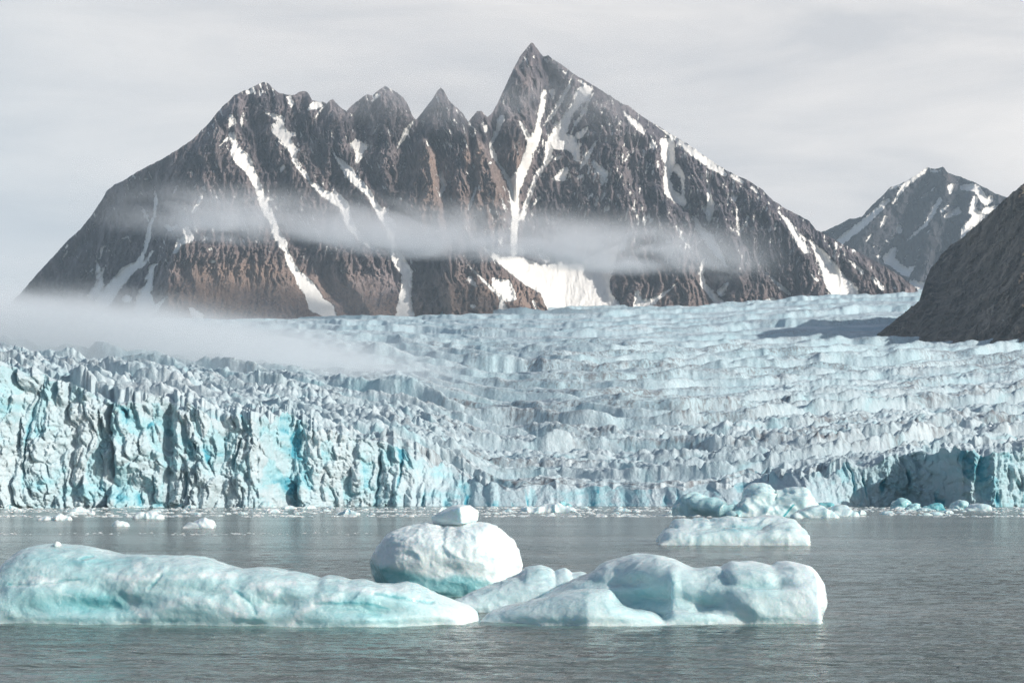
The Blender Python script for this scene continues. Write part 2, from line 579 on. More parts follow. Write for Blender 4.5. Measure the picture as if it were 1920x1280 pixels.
FOLDS = [
    (-330, [(60, -60), (620, -60)]),
    (-150, [(320, 190), (420, 110), (540, 20), (620, -20)]),
    (-70, [(340, 240), (436, 205), (500, 150), (560, 85), (610, 60)]),
    (-90, [(300, 300), (420, 270), (500, 245), (600, 190)]),
    (70, [(175, 448), (300, 395), (410, 365), (500, 330), (610, 312)]),
    (50, [(225, 418), (300, 440), (400, 478), (480, 500), (600, 540)]),
    (-22, [(215, 470), (290, 490), (350, 522), (434, 552), (511, 598), (590, 660)]),
    (28, [(154, 492), (210, 500), (280, 522), (330, 548), (420, 590), (500, 650), (600, 700)]),
    (-22, [(180, 556), (215, 556), (254, 574), (300, 588), (362, 656), (425, 692), (470, 730)]),
    (22, [(172, 572), (230, 594), (290, 616), (350, 672), (420, 708), (450, 734)]),
    (-10, [(200, 612), (260, 600), (290, 612)]),
    (35, [(188, 623), (240, 632), (280, 640)]),
    (-30, [(208, 660), (275, 692), (306, 684), (336, 706), (403, 756), (470, 785), (585, 832)]),
    (40, [(160, 722), (230, 735), (280, 728), (340, 722), (400, 775), (480, 825), (600, 868)]),
    (-30, [(226, 779), (270, 755), (310, 757), (350, 745)]),
    (75, [(262, 800), (300, 806), (335, 812), (380, 818), (470, 830), (600, 850)]),
    (-45, [(226, 783), (280, 815), (320, 825), (360, 834), (420, 846)]),
    (60, [(164, 826), (205, 858), (250, 872), (300, 872), (350, 862), (420, 868)]),
    (10, [(270, 884), (330, 889), (400, 880)]),
    (60, [(228, 882), (280, 903), (330, 925), (380, 948), (440, 940)]),
    (-40, [(208, 918), (250, 929), (290, 922), (318, 942), (338, 953), (362, 960)]),
    (60, [(222, 950), (270, 964), (320, 972), (340, 968)]),
    (55, [(79, 996), (140, 990), (200, 982), (240, 1000)]),
    (-80, [(106, 1024), (180, 1028), (260, 1022), (300, 1008), (350, 990), (470, 980), (480, 982)]),
    (-18, [(500, 1112), (600, 1150)]),
    (85, [(108, 1026), (150, 1092), (200, 1135), (300, 1155), (400, 1180)]),
    (12, [(450, 1176), (600, 1200)]),
    (20, [(300, 1200), (400, 1215), (500, 1225)]),
    (45, [(240, 1228), (330, 1232), (420, 1262), (500, 1275), (600, 1300)]),
    (-40, [(248, 1252), (300, 1254), (372, 1268), (420, 1304), (466, 1330), (520, 1325), (600, 1350)]),
    (50, [(290, 1300), (340, 1302), (400, 1350), (470, 1385), (600, 1405)]),
    (-10, [(330, 1326), (412, 1336)]),
    (-15, [(340, 1388), (437, 1388), (520, 1445), (560, 1480)]),
    (60, [(350, 1415), (400, 1455), (450, 1496), (500, 1524), (600, 1545)]),
    (-5, [(400, 1480), (455, 1524), (512, 1560), (560, 1600)]),
    (25, [(430, 1535), (520, 1640), (600, 1670)]),
    (0, [(60, 1800), (620, 1800)]),
]
fold = fold_raster(FOLDS, -60, 1800, 60, 640)


def main_relief(PX, PY, D):
    r = fold(PX, PY)
    wx = PX + 14 * fbm(PX / 70, PY / 70, 3, 41)
    sh = (PY - 300) * 0.12 * np.tanh((PX - 700) / 300)
    rib = fbm((wx - sh) / 34, PY / 95, 5, 11, 0.55, ridged=True)
    rough = fbm((wx - sh) / 13, PY / 36, 5, 17, 0.62, ridged=True)
    gully = fbm((wx - sh) / 11, PY / 60, 3, 23, 0.5)
    scree = sm(470, 560, PY) * (sm(300, 350, PX) - sm(720, 800, PX))
    s = SN(PX, PY)
    quiet = 1 - 0.85 * sm(-3, 7, s)
    k = (1 - 0.8 * scree)
    crag = fbm(PX / 5.5, PY / 7, 3, 29, 0.6, ridged=True)
    r = r + quiet * k * (46 * (rib - 0.3) + 34 * (rough - 0.3) + 8 * gully + 8 * (crag - 0.3)) + 3 * sm(-4, 8, s)
    r = r - 65 * sm(592, 488, PY) * sm(350, 478, PY) * sm(900 + (PY - 470) * 0.7, 990 + (PY - 470) * 0.4, PX) * sm(1172, 1128, PX)
    crestfade = sm(0, 40, PY - np.interp(PX, [c[0] for c in CREST], [c[1] for c in CREST]))
    return r * (0.35 + 0.65 * crestfade)


SNOW = [
    [(433, 218, 5), (436, 228, 8), (429, 240, 2)],
    [(434, 254, 7), (440, 270, 6), (443, 285, 12), (455, 300, 16), (468, 318, 10), (480, 340, 8), (487, 358, 8), (490, 370, 8), (498, 390, 9), (512, 414, 8), (516, 434, 8), (529, 454, 10), (537, 471, 4),
     (542, 489, 7), (555, 511, 7), (568, 528, 13), (584, 548, 14), (594, 570, 18), (612, 580, 16), (620, 592, 12)],
    [(412, 273, 2), (426, 261, 4), (434, 256, 5)], [(488, 369, 4), (510, 374, 4)],
    [(456, 213, 2), (452, 230, 3), (455, 240, 2)],
    [(497, 210, 2), (512, 217, 5), (529, 224, 7), (521, 241, 12), (531, 254, 13), (540, 269, 9), (551, 282, 8), (551, 299, 4), (562, 317, 4), (572, 327, 6), (579, 337, 3)],
    [(531, 254, 8), (552, 252, 4)], [(580, 342, 3), (592, 349, 6), (607, 363, 7), (628, 371, 12), (645, 384, 10), (649, 402, 9), (658, 425, 8), (673, 443, 7), (692, 457, 7), (705, 471, 1)],
    [(627, 353, 3), (628, 371, 8)], [(530, 314, 5), (527, 322, 2)],
    [(660, 270, 4), (669, 272, 10), (677, 276, 10), (671, 299, 6), (668, 306, 3)], [(690, 272, 3), (676, 285, 6)],
    [(625, 287, 2), (639, 306, 7), (652, 319, 9), (664, 336, 10), (679, 349, 8), (693, 364, 6), (706, 388, 7), (717, 403, 10), (735, 427, 10), (732, 449, 8), (737, 471, 9), (750, 493, 13), (763, 511, 11), (763, 537, 11), (759, 559, 12), (759, 590, 18)],
    [(728, 388, 3), (724, 402, 6)], [(745, 470, 2), (755, 484, 4)],
    [(471, 172, 4), (465, 175, 3)], [(542, 184, 5), (546, 192, 5), (546, 200, 2)], [(578, 205, 3), (588, 199, 8), (600, 197, 5)], [(606, 200, 2), (590, 222, 2)],
    [(586, 252, 1), (594, 262, 2)], [(709, 178, 4), (698, 190, 2)], [(720, 168, 3)], [(700, 250, 1), (712, 232, 2)],
    [(775, 227, 3), (764, 243, 5), (752, 265, 5), (745, 278, 2)], [(747, 336, 1), (759, 305, 2)], [(793, 228, 2), (797, 242, 1)],
    [(822, 316, 1), (833, 347, 6), (826, 367, 3)], [(880, 232, 3), (896, 248, 1)], [(911, 238, 5), (910, 246, 4)], [(919, 306, 3)], [(893, 352, 2), (882, 385, 4), (876, 397, 1)],
    [(941, 221, 6), (930, 250, 5), (919, 274, 3), (926, 292, 5), (931, 302, 2), (942, 318, 3), (953, 336, 5), (962, 350, 8)],
    [(976, 230, 3), (984, 246, 5), (992, 262, 6), (993, 280, 7)],
    [(1021, 172, 5), (1018, 190, 6), (1014, 212, 5), (1009, 232, 4), (1008, 250, 9), (1000, 264, 12), (992, 288, 9), (983, 314, 9), (970, 338, 13), (963, 361, 10), (966, 406, 8), (964, 438, 7), (965, 474, 7)],
    [(1036, 172, 6), (1036, 182, 4)], [(1074, 140, 2), (1065, 164, 4), (1042, 205, 4), (1022, 233, 3)],
    [(1050, 132, 1), (1062, 138, 3)], [(1022, 112, 4), (1028, 116, 3)],
    [(1085, 150, 3), (1096, 158, 4), (1107, 168, 2)], [(1098, 170, 12), (1092, 178, 14), (1082, 194, 9), (1069, 212, 7), (1058, 233, 10), (1050, 248, 14), (1042, 264, 16), (1066, 268, 16), (1080, 282, 9), (1081, 298, 6)],
    [(1030, 270, 9), (1028, 292, 7), (1018, 312, 3)], [(1112, 175, 2), (1095, 209, 2), (1080, 231, 5)], [(1100, 242, 5), (1084, 256, 6)],
    [(1119, 264, 1), (1104, 288, 5), (1094, 304, 5), (1086, 320, 1)], [(1042, 298, 4), (1050, 293, 3)],
    [(1034, 293, 4), (1007, 327, 5), (992, 364, 4), (981, 408, 4)], [(1002, 348, 3), (986, 384, 5), (979, 408, 5)], [(1010, 371, 4), (995, 392, 1)],
    [(1040, 335, 5), (1052, 331, 11), (1060, 320, 7)], [(1041, 352, 2)], [(1112, 302, 3), (1120, 314, 6), (1131, 325, 9), (1129, 346, 3)],
    [(1180, 290, 3), (1172, 302, 3)], [(1160, 335, 1), (1156, 350, 2)],
    [(1170, 209, 2), (1174, 216, 4), (1185, 228, 6), (1198, 239, 7), (1208, 252, 2)],
    [(1225, 231, 1), (1254, 253, 3), (1285, 274, 7), (1310, 292, 9), (1335, 308, 10), (1360, 328, 4)], [(1374, 330, 5), (1392, 341, 5)], [(1410, 352, 4), (1424, 364, 1)], [(1440, 379, 3), (1447, 386, 2)],
    [(1244, 266, 8), (1254, 270, 12), (1252, 290, 14), (1257, 306, 11), (1250, 334, 7), (1254, 359, 10), (1269, 372, 10), (1281, 380, 7), (1281, 356, 4), (1280, 331, 6), (1268, 316, 9)],
    [(1326, 322, 2), (1328, 356, 3), (1332, 381, 8), (1330, 397, 9), (1328, 412, 4), (1342, 408, 1)],
    [(1303, 410, 3), (1313, 431, 8), (1329, 447, 11), (1341, 466, 9), (1354, 484, 6), (1362, 499, 1)], [(1271, 429, 4), (1282, 450, 3), (1299, 473, 1)],
    [(1319, 486, 4), (1315, 512, 5), (1319, 534, 6), (1335, 553, 7), (1352, 572, 9)], [(1352, 548, 8), (1364, 530, 2)], [(1382, 384, 2), (1383, 412, 3), (1385, 440, 3), (1402, 410, 2)],
    [(1459, 396, 2), (1479, 419, 6), (1497, 450, 8), (1511, 468, 8)], [(1500, 438, 2), (1509, 450, 3)],
    [(1520, 451, 3), (1541, 481, 12), (1557, 512, 18), (1569, 531, 22), (1588, 550, 22)],
    [(1517, 510, 2), (1533, 526, 4)], [(1546, 543, 1), (1560, 555, 3)], [(1436, 511, 1), (1460, 534, 4), (1480, 551, 4)], [(1440, 566, 7), (1452, 566, 8)],
    [(1269, 531, 2), (1251, 547, 3), (1222, 566, 7), (1197, 573, 12), (1194, 547, 3)], [(1590, 487, 2), (1616, 509, 5)], [(1637, 522, 4), (1656, 541, 4)], [(1677, 540, 3)],
    [(872, 490, 1), (888, 507, 2), (905, 524, 3), (940, 559, 4), (943, 582, 11)], [(881, 524, 7), (893, 536, 2)], [(887, 574, 5)], [(1000, 565, 3), (1006, 580, 3)],
    [(1102, 458, 1), (1095, 484, 3)], [(1176, 437, 1), (1165, 468, 5)], [(1015, 478, 5), (1026, 488, 6)],
    [(290, 350, 1), (292, 377, 4), (289, 407, 2), (281, 421, 4), (278, 445, 5), (271, 471, 4), (260, 495, 7), (236, 510, 12), (214, 537, 13), (192, 563, 15)],
    [(266, 388, 1), (278, 414, 3)], [(285, 472, 3), (271, 493, 4), (262, 500, 5)], [(181, 489, 3), (186, 517, 6), (188, 534, 9), (171, 556, 8)], [(198, 499, 1), (190, 512, 3)],
    [(204, 459, 1), (192, 464, 3), (188, 484, 3)], [(173, 505, 2), (157, 519, 1)], [(297, 494, 1), (284, 501, 6), (282, 530, 6), (271, 550, 13), (270, 575, 21)], [(284, 505, 3), (271, 528, 3)],
    [(314, 555, 1), (290, 580, 6)], [(238, 560, 8)], [(228, 448, 2), (238, 444, 3)], [(312, 424, 4), (320, 430, 4), (333, 423, 2)], [(350, 432, 7), (357, 447, 8), (337, 453, 6), (327, 473, 4)],
    [(394, 467, 4)], [(399, 490, 4)], [(332, 350, 2), (326, 362, 1)], [(362, 354, 3), (373, 340, 1)], [(378, 368, 3), (363, 397, 4)], [(127, 460, 3), (122, 464, 2)], [(126, 471, 3), (117, 486, 2)], [(274, 336, 3)],
    [(358, 580, 4), (372, 594, 11)], [(376, 470, 2)], [(388, 305, 2)], [(380, 452, 2), (388, 446, 2)],
]
APRON = [(902, 460), (942, 481), (973, 479), (1010, 494), (1034, 494), (1058, 487), (1089, 492), (1128, 470), (1161, 457), (1152, 497), (1143, 528), (1146, 548), (1174, 584), (1030, 590), (1012, 552), (962, 518), (922, 485)]
PATCH = [(920, 520), (957, 525), (971, 561), (949, 568), (922, 538)]


def SN(PX, PY):
    jx = PX + 2.6 * fbm(PX / 9, PY / 6, 3, 71)
    jy = PY + 2.2 * fbm(PX / 7, PY / 7, 3, 77)
    S = seg_sdf(jx, jy, SNOW)
    S = poly_sdf(jx, jy, APRON, S)
    S = poly_sdf(jx, jy, PATCH, S)
    # scattered little snow scraps caught on ledges
    lean = np.where(PX < 1000, 1.0, -0.45) * (PY - 300) * 0.35
    sc = fbm((PX - lean) / 6, PY / 20, 4, 91, 0.6) + 0.35 * fbm(PX / 90, PY / 60, 3, 92) + 0.10 * sm(900, 1100, PX)
    low = sm(560, 470, PY)
    return np.maximum(S, (sc - 0.32) * 16 * low - 4 * (1 - low))


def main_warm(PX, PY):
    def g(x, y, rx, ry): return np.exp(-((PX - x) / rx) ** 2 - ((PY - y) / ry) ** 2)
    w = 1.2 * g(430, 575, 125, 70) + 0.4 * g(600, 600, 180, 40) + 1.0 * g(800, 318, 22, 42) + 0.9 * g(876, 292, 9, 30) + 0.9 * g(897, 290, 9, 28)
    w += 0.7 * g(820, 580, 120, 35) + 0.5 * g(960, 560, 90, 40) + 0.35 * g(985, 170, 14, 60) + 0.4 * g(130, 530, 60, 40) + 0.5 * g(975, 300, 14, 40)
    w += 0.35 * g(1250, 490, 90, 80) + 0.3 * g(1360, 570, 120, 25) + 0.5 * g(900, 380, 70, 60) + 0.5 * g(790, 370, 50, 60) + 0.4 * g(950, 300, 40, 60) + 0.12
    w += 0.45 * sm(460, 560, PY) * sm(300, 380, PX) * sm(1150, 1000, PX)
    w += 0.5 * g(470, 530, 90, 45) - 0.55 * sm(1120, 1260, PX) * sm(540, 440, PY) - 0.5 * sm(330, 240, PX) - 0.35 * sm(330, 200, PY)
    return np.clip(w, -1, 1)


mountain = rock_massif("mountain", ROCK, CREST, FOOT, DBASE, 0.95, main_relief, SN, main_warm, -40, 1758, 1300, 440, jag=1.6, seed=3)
tag(mountain, "dark jagged mountain with snow filled gullies and a sharp pyramid summit", "mountain", kind='structure')

# ------------------------------------------------------------------ the distant peak and the near dark hillside
CREST_D = [(1440, 480), (1500, 450), (1543, 434), (1576, 419), (1588, 412), (1616, 406), (1634, 385), (1652, 369), (1668, 351), (1695, 342), (1719, 327), (1738, 313), (1745, 315), (1753, 316), (1768, 313), (1777, 323), (1799, 331),
           (1829, 342), (1866, 362), (1887, 369), (1930, 390), (2000, 420), (2100, 470), (2200, 560)]
SNOW_D = [[(1736, 316, 4), (1731, 321, 6), (1695, 349, 5), (1674, 382, 2)], [(1748, 320, 4), (1762, 320, 3)], [(1665, 375, 4), (1631, 409, 7), (1601, 433, 8), (1576, 451, 8)], [(1668, 354, 2), (1690, 346, 3)],
          [(1762, 375, 5), (1738, 418, 4), (1701, 451, 1)], [(1778, 386, 2), (1766, 395, 3)], [(1796, 395, 7), (1774, 406, 4)], [(1805, 351, 6), (1829, 352, 8), (1850, 378, 8), (1858, 372, 6)], [(1783, 350, 7), (1781, 362, 3)],
          [(1828, 371, 5), (1823, 397, 7), (1836, 406, 11), (1810, 430, 7), (1804, 444, 3)], [(1850, 395, 8), (1866, 390, 6)], [(1677, 467, 5), (1668, 485, 12), (1683, 500, 8), (1701, 512, 8), (1714, 499, 2)], [(1708, 529, 4), (1726, 536, 10)],
          [(1686, 426, 5), (1686, 431, 6)], [(1660, 408, 3), (1653, 424, 4)], [(1633, 440, 2), (1626, 451, 3)], [(1647, 481, 3)], [(1664, 452, 3)], [(1740, 362, 1), (1722, 374, 2)]]
FOLD_D = [(-500, [(290, 1400), (640, 1400)]), (-120, [(400, 1600), (560, 1560)]), (40, [(313, 1738), (400, 1640), (480, 1600), (600, 1580)]), (-90, [(330, 1740), (420, 1690), (540, 1650)]),
          (60, [(313, 1772), (380, 1780), (450, 1740), (560, 1720)]), (0, [(340, 1800), (420, 1790), (520, 1770)]), (130, [(342, 1830), (400, 1815), (460, 1800), (600, 1790)]), (20, [(290, 1900), (640, 1900)]), (0, [(290, 2300), (640, 2300)])]
fold_d = fold_raster(FOLD_D, 1400, 2260, 290, 660)


def far_relief(PX, PY, D):
    q = 1 - 0.8 * sm(-3, 6, snow_d(PX, PY))
    return fold_d(PX, PY) + q * (45 * fbm(PX / 26, PY / 60, 5, 51, 0.55, ridged=True) + 16 * fbm(PX / 9, PY / 10, 4, 52, 0.6, ridged=True))


def snow_d(PX, PY):
    jx = PX + 3 * fbm(PX / 9, PY / 6, 3, 171); jy = PY + 3 * fbm(PX / 7, PY / 7, 3, 177)
    S = seg_sdf(jx, jy, SNOW_D)
    return np.maximum(S, (fbm((PX + PY) / 9, (PY - PX) / 30, 4, 191, 0.6) - 0.42) * 12)


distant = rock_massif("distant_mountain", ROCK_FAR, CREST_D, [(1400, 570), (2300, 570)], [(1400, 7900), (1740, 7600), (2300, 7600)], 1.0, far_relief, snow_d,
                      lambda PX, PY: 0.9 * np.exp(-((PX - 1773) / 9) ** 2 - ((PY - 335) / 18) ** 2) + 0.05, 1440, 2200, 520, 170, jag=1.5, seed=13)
tag(distant, "distant snow streaked peak standing in blue shade behind the dark hillside", "mountain", kind='structure')

CREST_H = [(1596, 668), (1625, 640), (1648, 622), (1662, 612), (1680, 597), (1698, 583), (1725, 561), (1730, 545), (1735, 528), (1744, 503), (1759, 485), (1783, 458), (1805, 445), (1823, 427), (1866, 391), (1884, 372), (1902, 357), (1920, 342),
           (1950, 330), (2000, 322), (2100, 326), (2300, 330), (2600, 340)]
FOOT_H = [(1596, 672), (1660, 652), (1700, 657), (1760, 668), (1850, 662), (1920, 652), (2100, 640), (2600, 640)]


def hill_relief(PX, PY, D):
    r = -(1920 - PX) * 1.35 - np.clip(655 - PY, 0, 200) * (1.0 + 1.6 * sm(1930, 1770, PX)) + 22 * fbm(PX / 60, PY / 60, 3, 61)
    u, v = PX * 0.82 + PY * 0.57, -PX * 0.57 + PY * 0.82
    return r + 38 * fbm(u / 30, v / 80, 5, 62, 0.6, ridged=True) + 15 * fbm(PX / 9, PY / 9, 4, 63, 0.65, ridged=True)


def hill_snow(PX, PY):
    S = seg_sdf(PX + 2 * fbm(PX / 8, PY / 6, 2, 5), PY + 2 * fbm(PX / 7, PY / 5, 2, 6), [[(1715, 656, 2), (1740, 655, 4), (1765, 645, 2)], [(1776, 652, 1), (1790, 647, 2)], [(1880, 600, 1.5)]])
    return S


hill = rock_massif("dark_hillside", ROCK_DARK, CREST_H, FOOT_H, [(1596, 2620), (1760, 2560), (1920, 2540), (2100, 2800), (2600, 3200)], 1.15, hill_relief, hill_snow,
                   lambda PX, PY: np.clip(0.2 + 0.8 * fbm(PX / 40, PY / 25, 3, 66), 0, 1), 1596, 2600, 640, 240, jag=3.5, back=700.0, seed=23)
tag(hill, "dark shaded rocky hillside falling to the right edge of the glacier", "hill", kind='structure')

# ------------------------------------------------------------------ the glacier
GD = np.array([760, 850, 1000, 1350, 1700, 2200, 2700, 3200, 3800, 4400, 5200, 6500], float)
GT = {  # photo row of the mean ice surface by distance
    -300: [660, 655, 650, 645, 640, 632, 622, 615, 608, 602, 598, 590],
    0:    [704, 692, 690, 682, 668, 650, 634, 622, 611, 603, 598, 590],
    120:  [742, 720, 712, 698, 680, 655, 637, 624, 612, 603, 598, 590],
    250:  [778, 752, 732, 708, 686, 660, 640, 626, 612, 602, 597, 590],
    500:  [815, 788, 762, 726, 698, 667, 645, 629, 613, 601, 596, 590],
    700:  [880, 845, 805, 756, 716, 678, 652, 633, 613, 596, 590, 586],
    960:  [938, 926, 888, 806, 752, 702, 667, 640, 612, 588, 576, 570],
    1300: [936, 924, 886, 808, 754, 702, 665, 635, 605, 580, 572, 568],
    1600: [915, 886, 850, 792, 748, 697, 662, 630, 598, 566, 549, 545],
    1750: [880, 860, 838, 788, 742, 690, 656, 628, 596, 566, 545, 540],
    2000: [865, 850, 830, 782, 730, 672, 642, 622, 596, 566, 545, 540],
    2300: [860, 845, 820, 775, 720, 665, 638, 620, 596, 566, 545, 540],
}
GPX = np.array(sorted(GT), float)
GROW = np.array([GT[k] for k in sorted(GT)], float)
FRONT = [(-300, 690), (0, 745), (120, 760), (250, 772), (400, 790), (490, 796), (540, 822), (700, 848), (850, 862), (960, 858), (1250, 856), (1440, 846), (1515, 822), (1600, 834), (1690, 850), (1745, 838), (1800, 810), (1865, 803), (1920, 822), (2300, 800)]


def glacier_base(PX, D):
    """height of the mean ice surface"""
    ld, lk = np.log(D), np.log(GD)
    jj = np.clip(np.searchsorted(lk, ld) - 1, 0, len(GD) - 2)
    td = np.clip((ld - lk[jj]) / (lk[jj + 1] - lk[jj]), 0, 1)
    ii = np.clip(np.searchsorted(GPX, PX) - 1, 0, len(GPX) - 2)
    tp = np.clip((PX - GPX[ii]) / (GPX[ii + 1] - GPX[ii]), 0, 1)
    tp = tp * tp * (3 - 2 * tp)
    Zt = EYE + (HOR - GROW) / F * GD[None, :]
    a = Zt[ii, jj] * (1 - td) + Zt[ii, jj + 1] * td
    b = Zt[ii + 1, jj] * (1 - td) + Zt[ii + 1, jj + 1] * td
    return a * (1 - tp) + b * tp


def glacier_relief(PX, D, X):
    """broken ice: transverse terraces, tilted blocks, crevasses, spikes; plus dirt and blue-ice amounts"""
    Y = D
    left = 1 - sm(650, 900, PX)
    right = sm(1150, 1500, PX)
    near = 1 - sm(1000, 1500, D)
    chaos = np.clip(left * (1 - sm(1150, 1900, D)) + right * (1 - sm(1300, 2600, D)) * 0.75 + near * 0.8, 0, 1)
    far = sm(2200, 3800, D)
    wx = X + 30 * fbm(X / 130, Y / 130, 3, 201)
    wy = Y + 34 * fbm(X / 170, Y / 120, 3, 202)
    # flow lines bow towards the middle, so the breaks run down to the right on the left half and up to the right beyond
    wy = wy - 0.5 * np.sqrt((X - 90) ** 2 + 80 ** 2) + 60
    # transverse terraces: a steep face towards the sea, a top falling gently inland
    ph = 19.0 * np.log(np.maximum(wy, 300) / 850) + 0.45 * fbm(X / 260, Y / 300, 2, 203) + 0.07 * fbm(X / 34, Y / 40, 3, 213)
    idn = np.floor(ph); f = ph - idn
    amp_line = 0.55 + 0.75 * _rnd(_hash(idn, idn * 0, None, 5))
    At = (14.0 + 8 * sm(1000, 1700, D) - 5.5 * far) * amp_line * np.clip(0.75 + 1.0 * fbm(X / 90 + idn * 7.1, idn * 3.3, 4, 204, 0.6), 0.05, 1.6) * (1 - 0.25 * chaos)
    face = 0.10 + 0.05 * fbm(X / 40 + idn * 3.7, idn, 2, 206)
    saw = sm(0, 1, f / np.maximum(face, 0.03)) * (1 - np.clip((f - face) / (1 - face), 0, 1)) ** 0.9
    h = At * (saw - 0.35)
    ph2 = 33.0 * np.log(np.maximum(wy, 300) / 850) + 0.8 * fbm(X / 150, Y / 130, 3, 208)
    id2 = np.floor(ph2); e2 = ph2 - id2
    A2 = (3.0 + 2.5 * sm(1000, 1600, D)) * np.clip(0.4 + 1.6 * fbm(X / 80 + id2 * 5.3, id2 * 2.1, 3, 209), 0, 1.5)
    h = h + A2 * (sm(0, 0.16, e2) * (1 - np.clip((e2 - 0.16) / 0.84, 0, 1)) - 0.35)
    # big tilted blocks with crevasses between them
    f1, f2, bx, by, r = worley2(wx / 60, wy / 17, 301)
    cre = 1 - sm(0.0, 0.2, f2 - f1)
    vary = np.clip(0.75 + 1.3 * fbm(X / 150, Y / 110, 3, 205), 0.25, 1.7)
    amp = (2.2 + 4.6 * chaos) * vary
    mk = np.clip((f2 - f1) / 0.30, 0, 1)
    h = h + amp * (mk * (0.35 + 0.55 * r[0] + (r[1] - 0.5) * 1.3 * bx + (r[2] - 0.3) * 1.3 * by) - 0.45)
    sx, sy = wx + 4 * fbm(X / 13, Y / 13, 3, 211), wy + 4 * fbm(X / 13, Y / 13, 3, 212)
    g1, g2, cx, cy, q = worley2(sx / 17, sy / 7, 302)
    cre2 = 1 - sm(0.0, 0.2, g2 - g1)
    amp2 = (1.0 + 3.0 * chaos + 0.8 * far) * np.clip(0.8 + 1.2 * fbm(X / 70, Y / 50, 3, 207), 0.2, 1.7)
    mk = np.clip((g2 - g1) / 0.26, 0, 1)
    h = h + amp2 * (mk * (0.25 + 0.75 * q[0] + (q[1] - 0.5) * 1.6 * cx + (q[2] - 0.3) * 1.4 * cy) - 0.4)
    spike = np.clip(fbm(X / 22, Y / 18, 4, 221, 0.55, ridged=True), 0, 1) ** 2
    h = h + spike * 4.0 * chaos
    k1, k2, ex, ey, t = worley2(sx / 5.5, sy / 3.2, 303)
    mk = np.clip((k2 - k1) / 0.34, 0, 1)
    h = h + (0.55 + 1.6 * chaos + 0.4 * far) * (mk * (0.3 + 0.7 * t[0] + (t[1] - 0.5) * 1.4 * ex + (t[2] - 0.3) * ey) - 0.4)
    h = h + (0.5 + 0.5 * chaos) * fbm(X / 5, Y / 5, 4, 222, 0.6, ridged=True)
    crest = sm(0.02, 0.12, f) * (1 - sm(0.16, 0.42, f))
    band = sm(-0.05, 0.35, fbm(X / 200, Y / 90, 4, 231, 0.6))
    dirt = np.clip(1.0 * crest * (0.3 + band) + 0.7 * band * cre2 + 0.3 * band + 0.2 * cre2 + 0.10, 0, 1) * (1 - 0.45 * left) * (1 - 0.4 * far)
    blue = 0.25 + 0.20 * fbm(X / 60, Y / 40, 4, 232, 0.6) + 0.22 * cre * chaos + 0.10 * sm(0.02, 0.0, f - face) * (1 - chaos)
    return h, dirt, blue


gpx = np.concatenate([np.linspace(-1500, -150, 170)[:-1], np.linspace(-150, 2070, 1360), np.linspace(2070, 3300, 170)[1:]])
NC = len(gpx)
fr = np.interp(gpx, [p[0] for p in FRONT], [p[1] for p in FRONT])
xs_front = (gpx - 960) / F * fr
fr = fr + (9 + 7 * sm(680, 840, gpx) * sm(1660, 1520, gpx)) * fbm(xs_front / 38, xs_front * 0 + 1.5, 4, 401, 0.6)
dend = np.interp(gpx, [-300, 318, 700, 900, 1060, 1200, 1400, 1600, 1760, 2300], [5100, 4640, 4600, 4640, 4850, 4850, 4900, 5100, 5350, 6100])
rows = [0.0]
while 850 + rows[-1] < 6300:
    dd = 850 + rows[-1]
    rows.append(rows[-1] + (0.5 + 0.45 * min(1, rows[-1] / 120)) * (dd / 850) ** 1.25)
off = np.array(rows)
NR = len(off)
# every column runs from the ice front to the foot of the mountain
u = off / off[-1]
PXg = np.broadcast_to(gpx, (NR, NC)).astype(np.float64)
Dg = fr[None, :] + (dend - fr)[None, :] * u[:, None]
Xg = (PXg - 960) / F * Dg
Zg = glacier_base(PXg, Dg)
hg, dirt_g, blue_g = glacier_relief(PXg, Dg, Xg)
low = np.clip((Zg - 2.0) / 14.0, 0.15, 1)          # low ice near the sea keeps low relief
hg = hg * low
wf = sm(0, 30, Dg - fr[None, :])
crest_h = 3.2 * fbm(Xg / 20, Dg / 20, 5, 405, 0.6, ridged=True) + 0.0
cm = sm(680, 840, PXg) * sm(1660, 1520, PXg)
v1, v2, vx_, vy_, vr = worley2(Xg / 15 + 0.4 * fbm(Xg / 9, Dg / 9, 2, 407), Dg / 11, 408)
crest_h = crest_h + cm * (np.clip((v2 - v1) / 0.5, 0, 1) * (2 + 6 * vr[0] + 5 * (vr[1] - 0.5) * vx_) - 3.0)
hg = hg * (0.35 + 0.65 * wf) + (crest_h * np.clip(low * 1.3, 0, 1.2) + 1.0) * (1 - wf)
for _ in range(2):
    hg[1:-1] = 0.25 * hg[:-2] + 0.5 * hg[1:-1] + 0.25 * hg[2:]
hg[:, 1:-1] = 0.25 * hg[:, :-2] + 0.5 * hg[:, 1:-1] + 0.25 * hg[:, 2:]
endfade = sm(0, 60, dend[None, :] - Dg)
Zg = np.maximum(Zg + hg * (0.15 + 0.85 * endfade), 1.2)

# the calving cliff below the first row
NK = 210
kz = np.linspace(0, 1, NK + 1)[:-1]
zc = -4.0 + (Zg[0][None, :] + 4.0) * kz[:, None]
xc = np.broadcast_to(Xg[0], zc.shape)
tall = np.clip(Zg[0] / 28.0, 0.3, 1.2)[None, :]


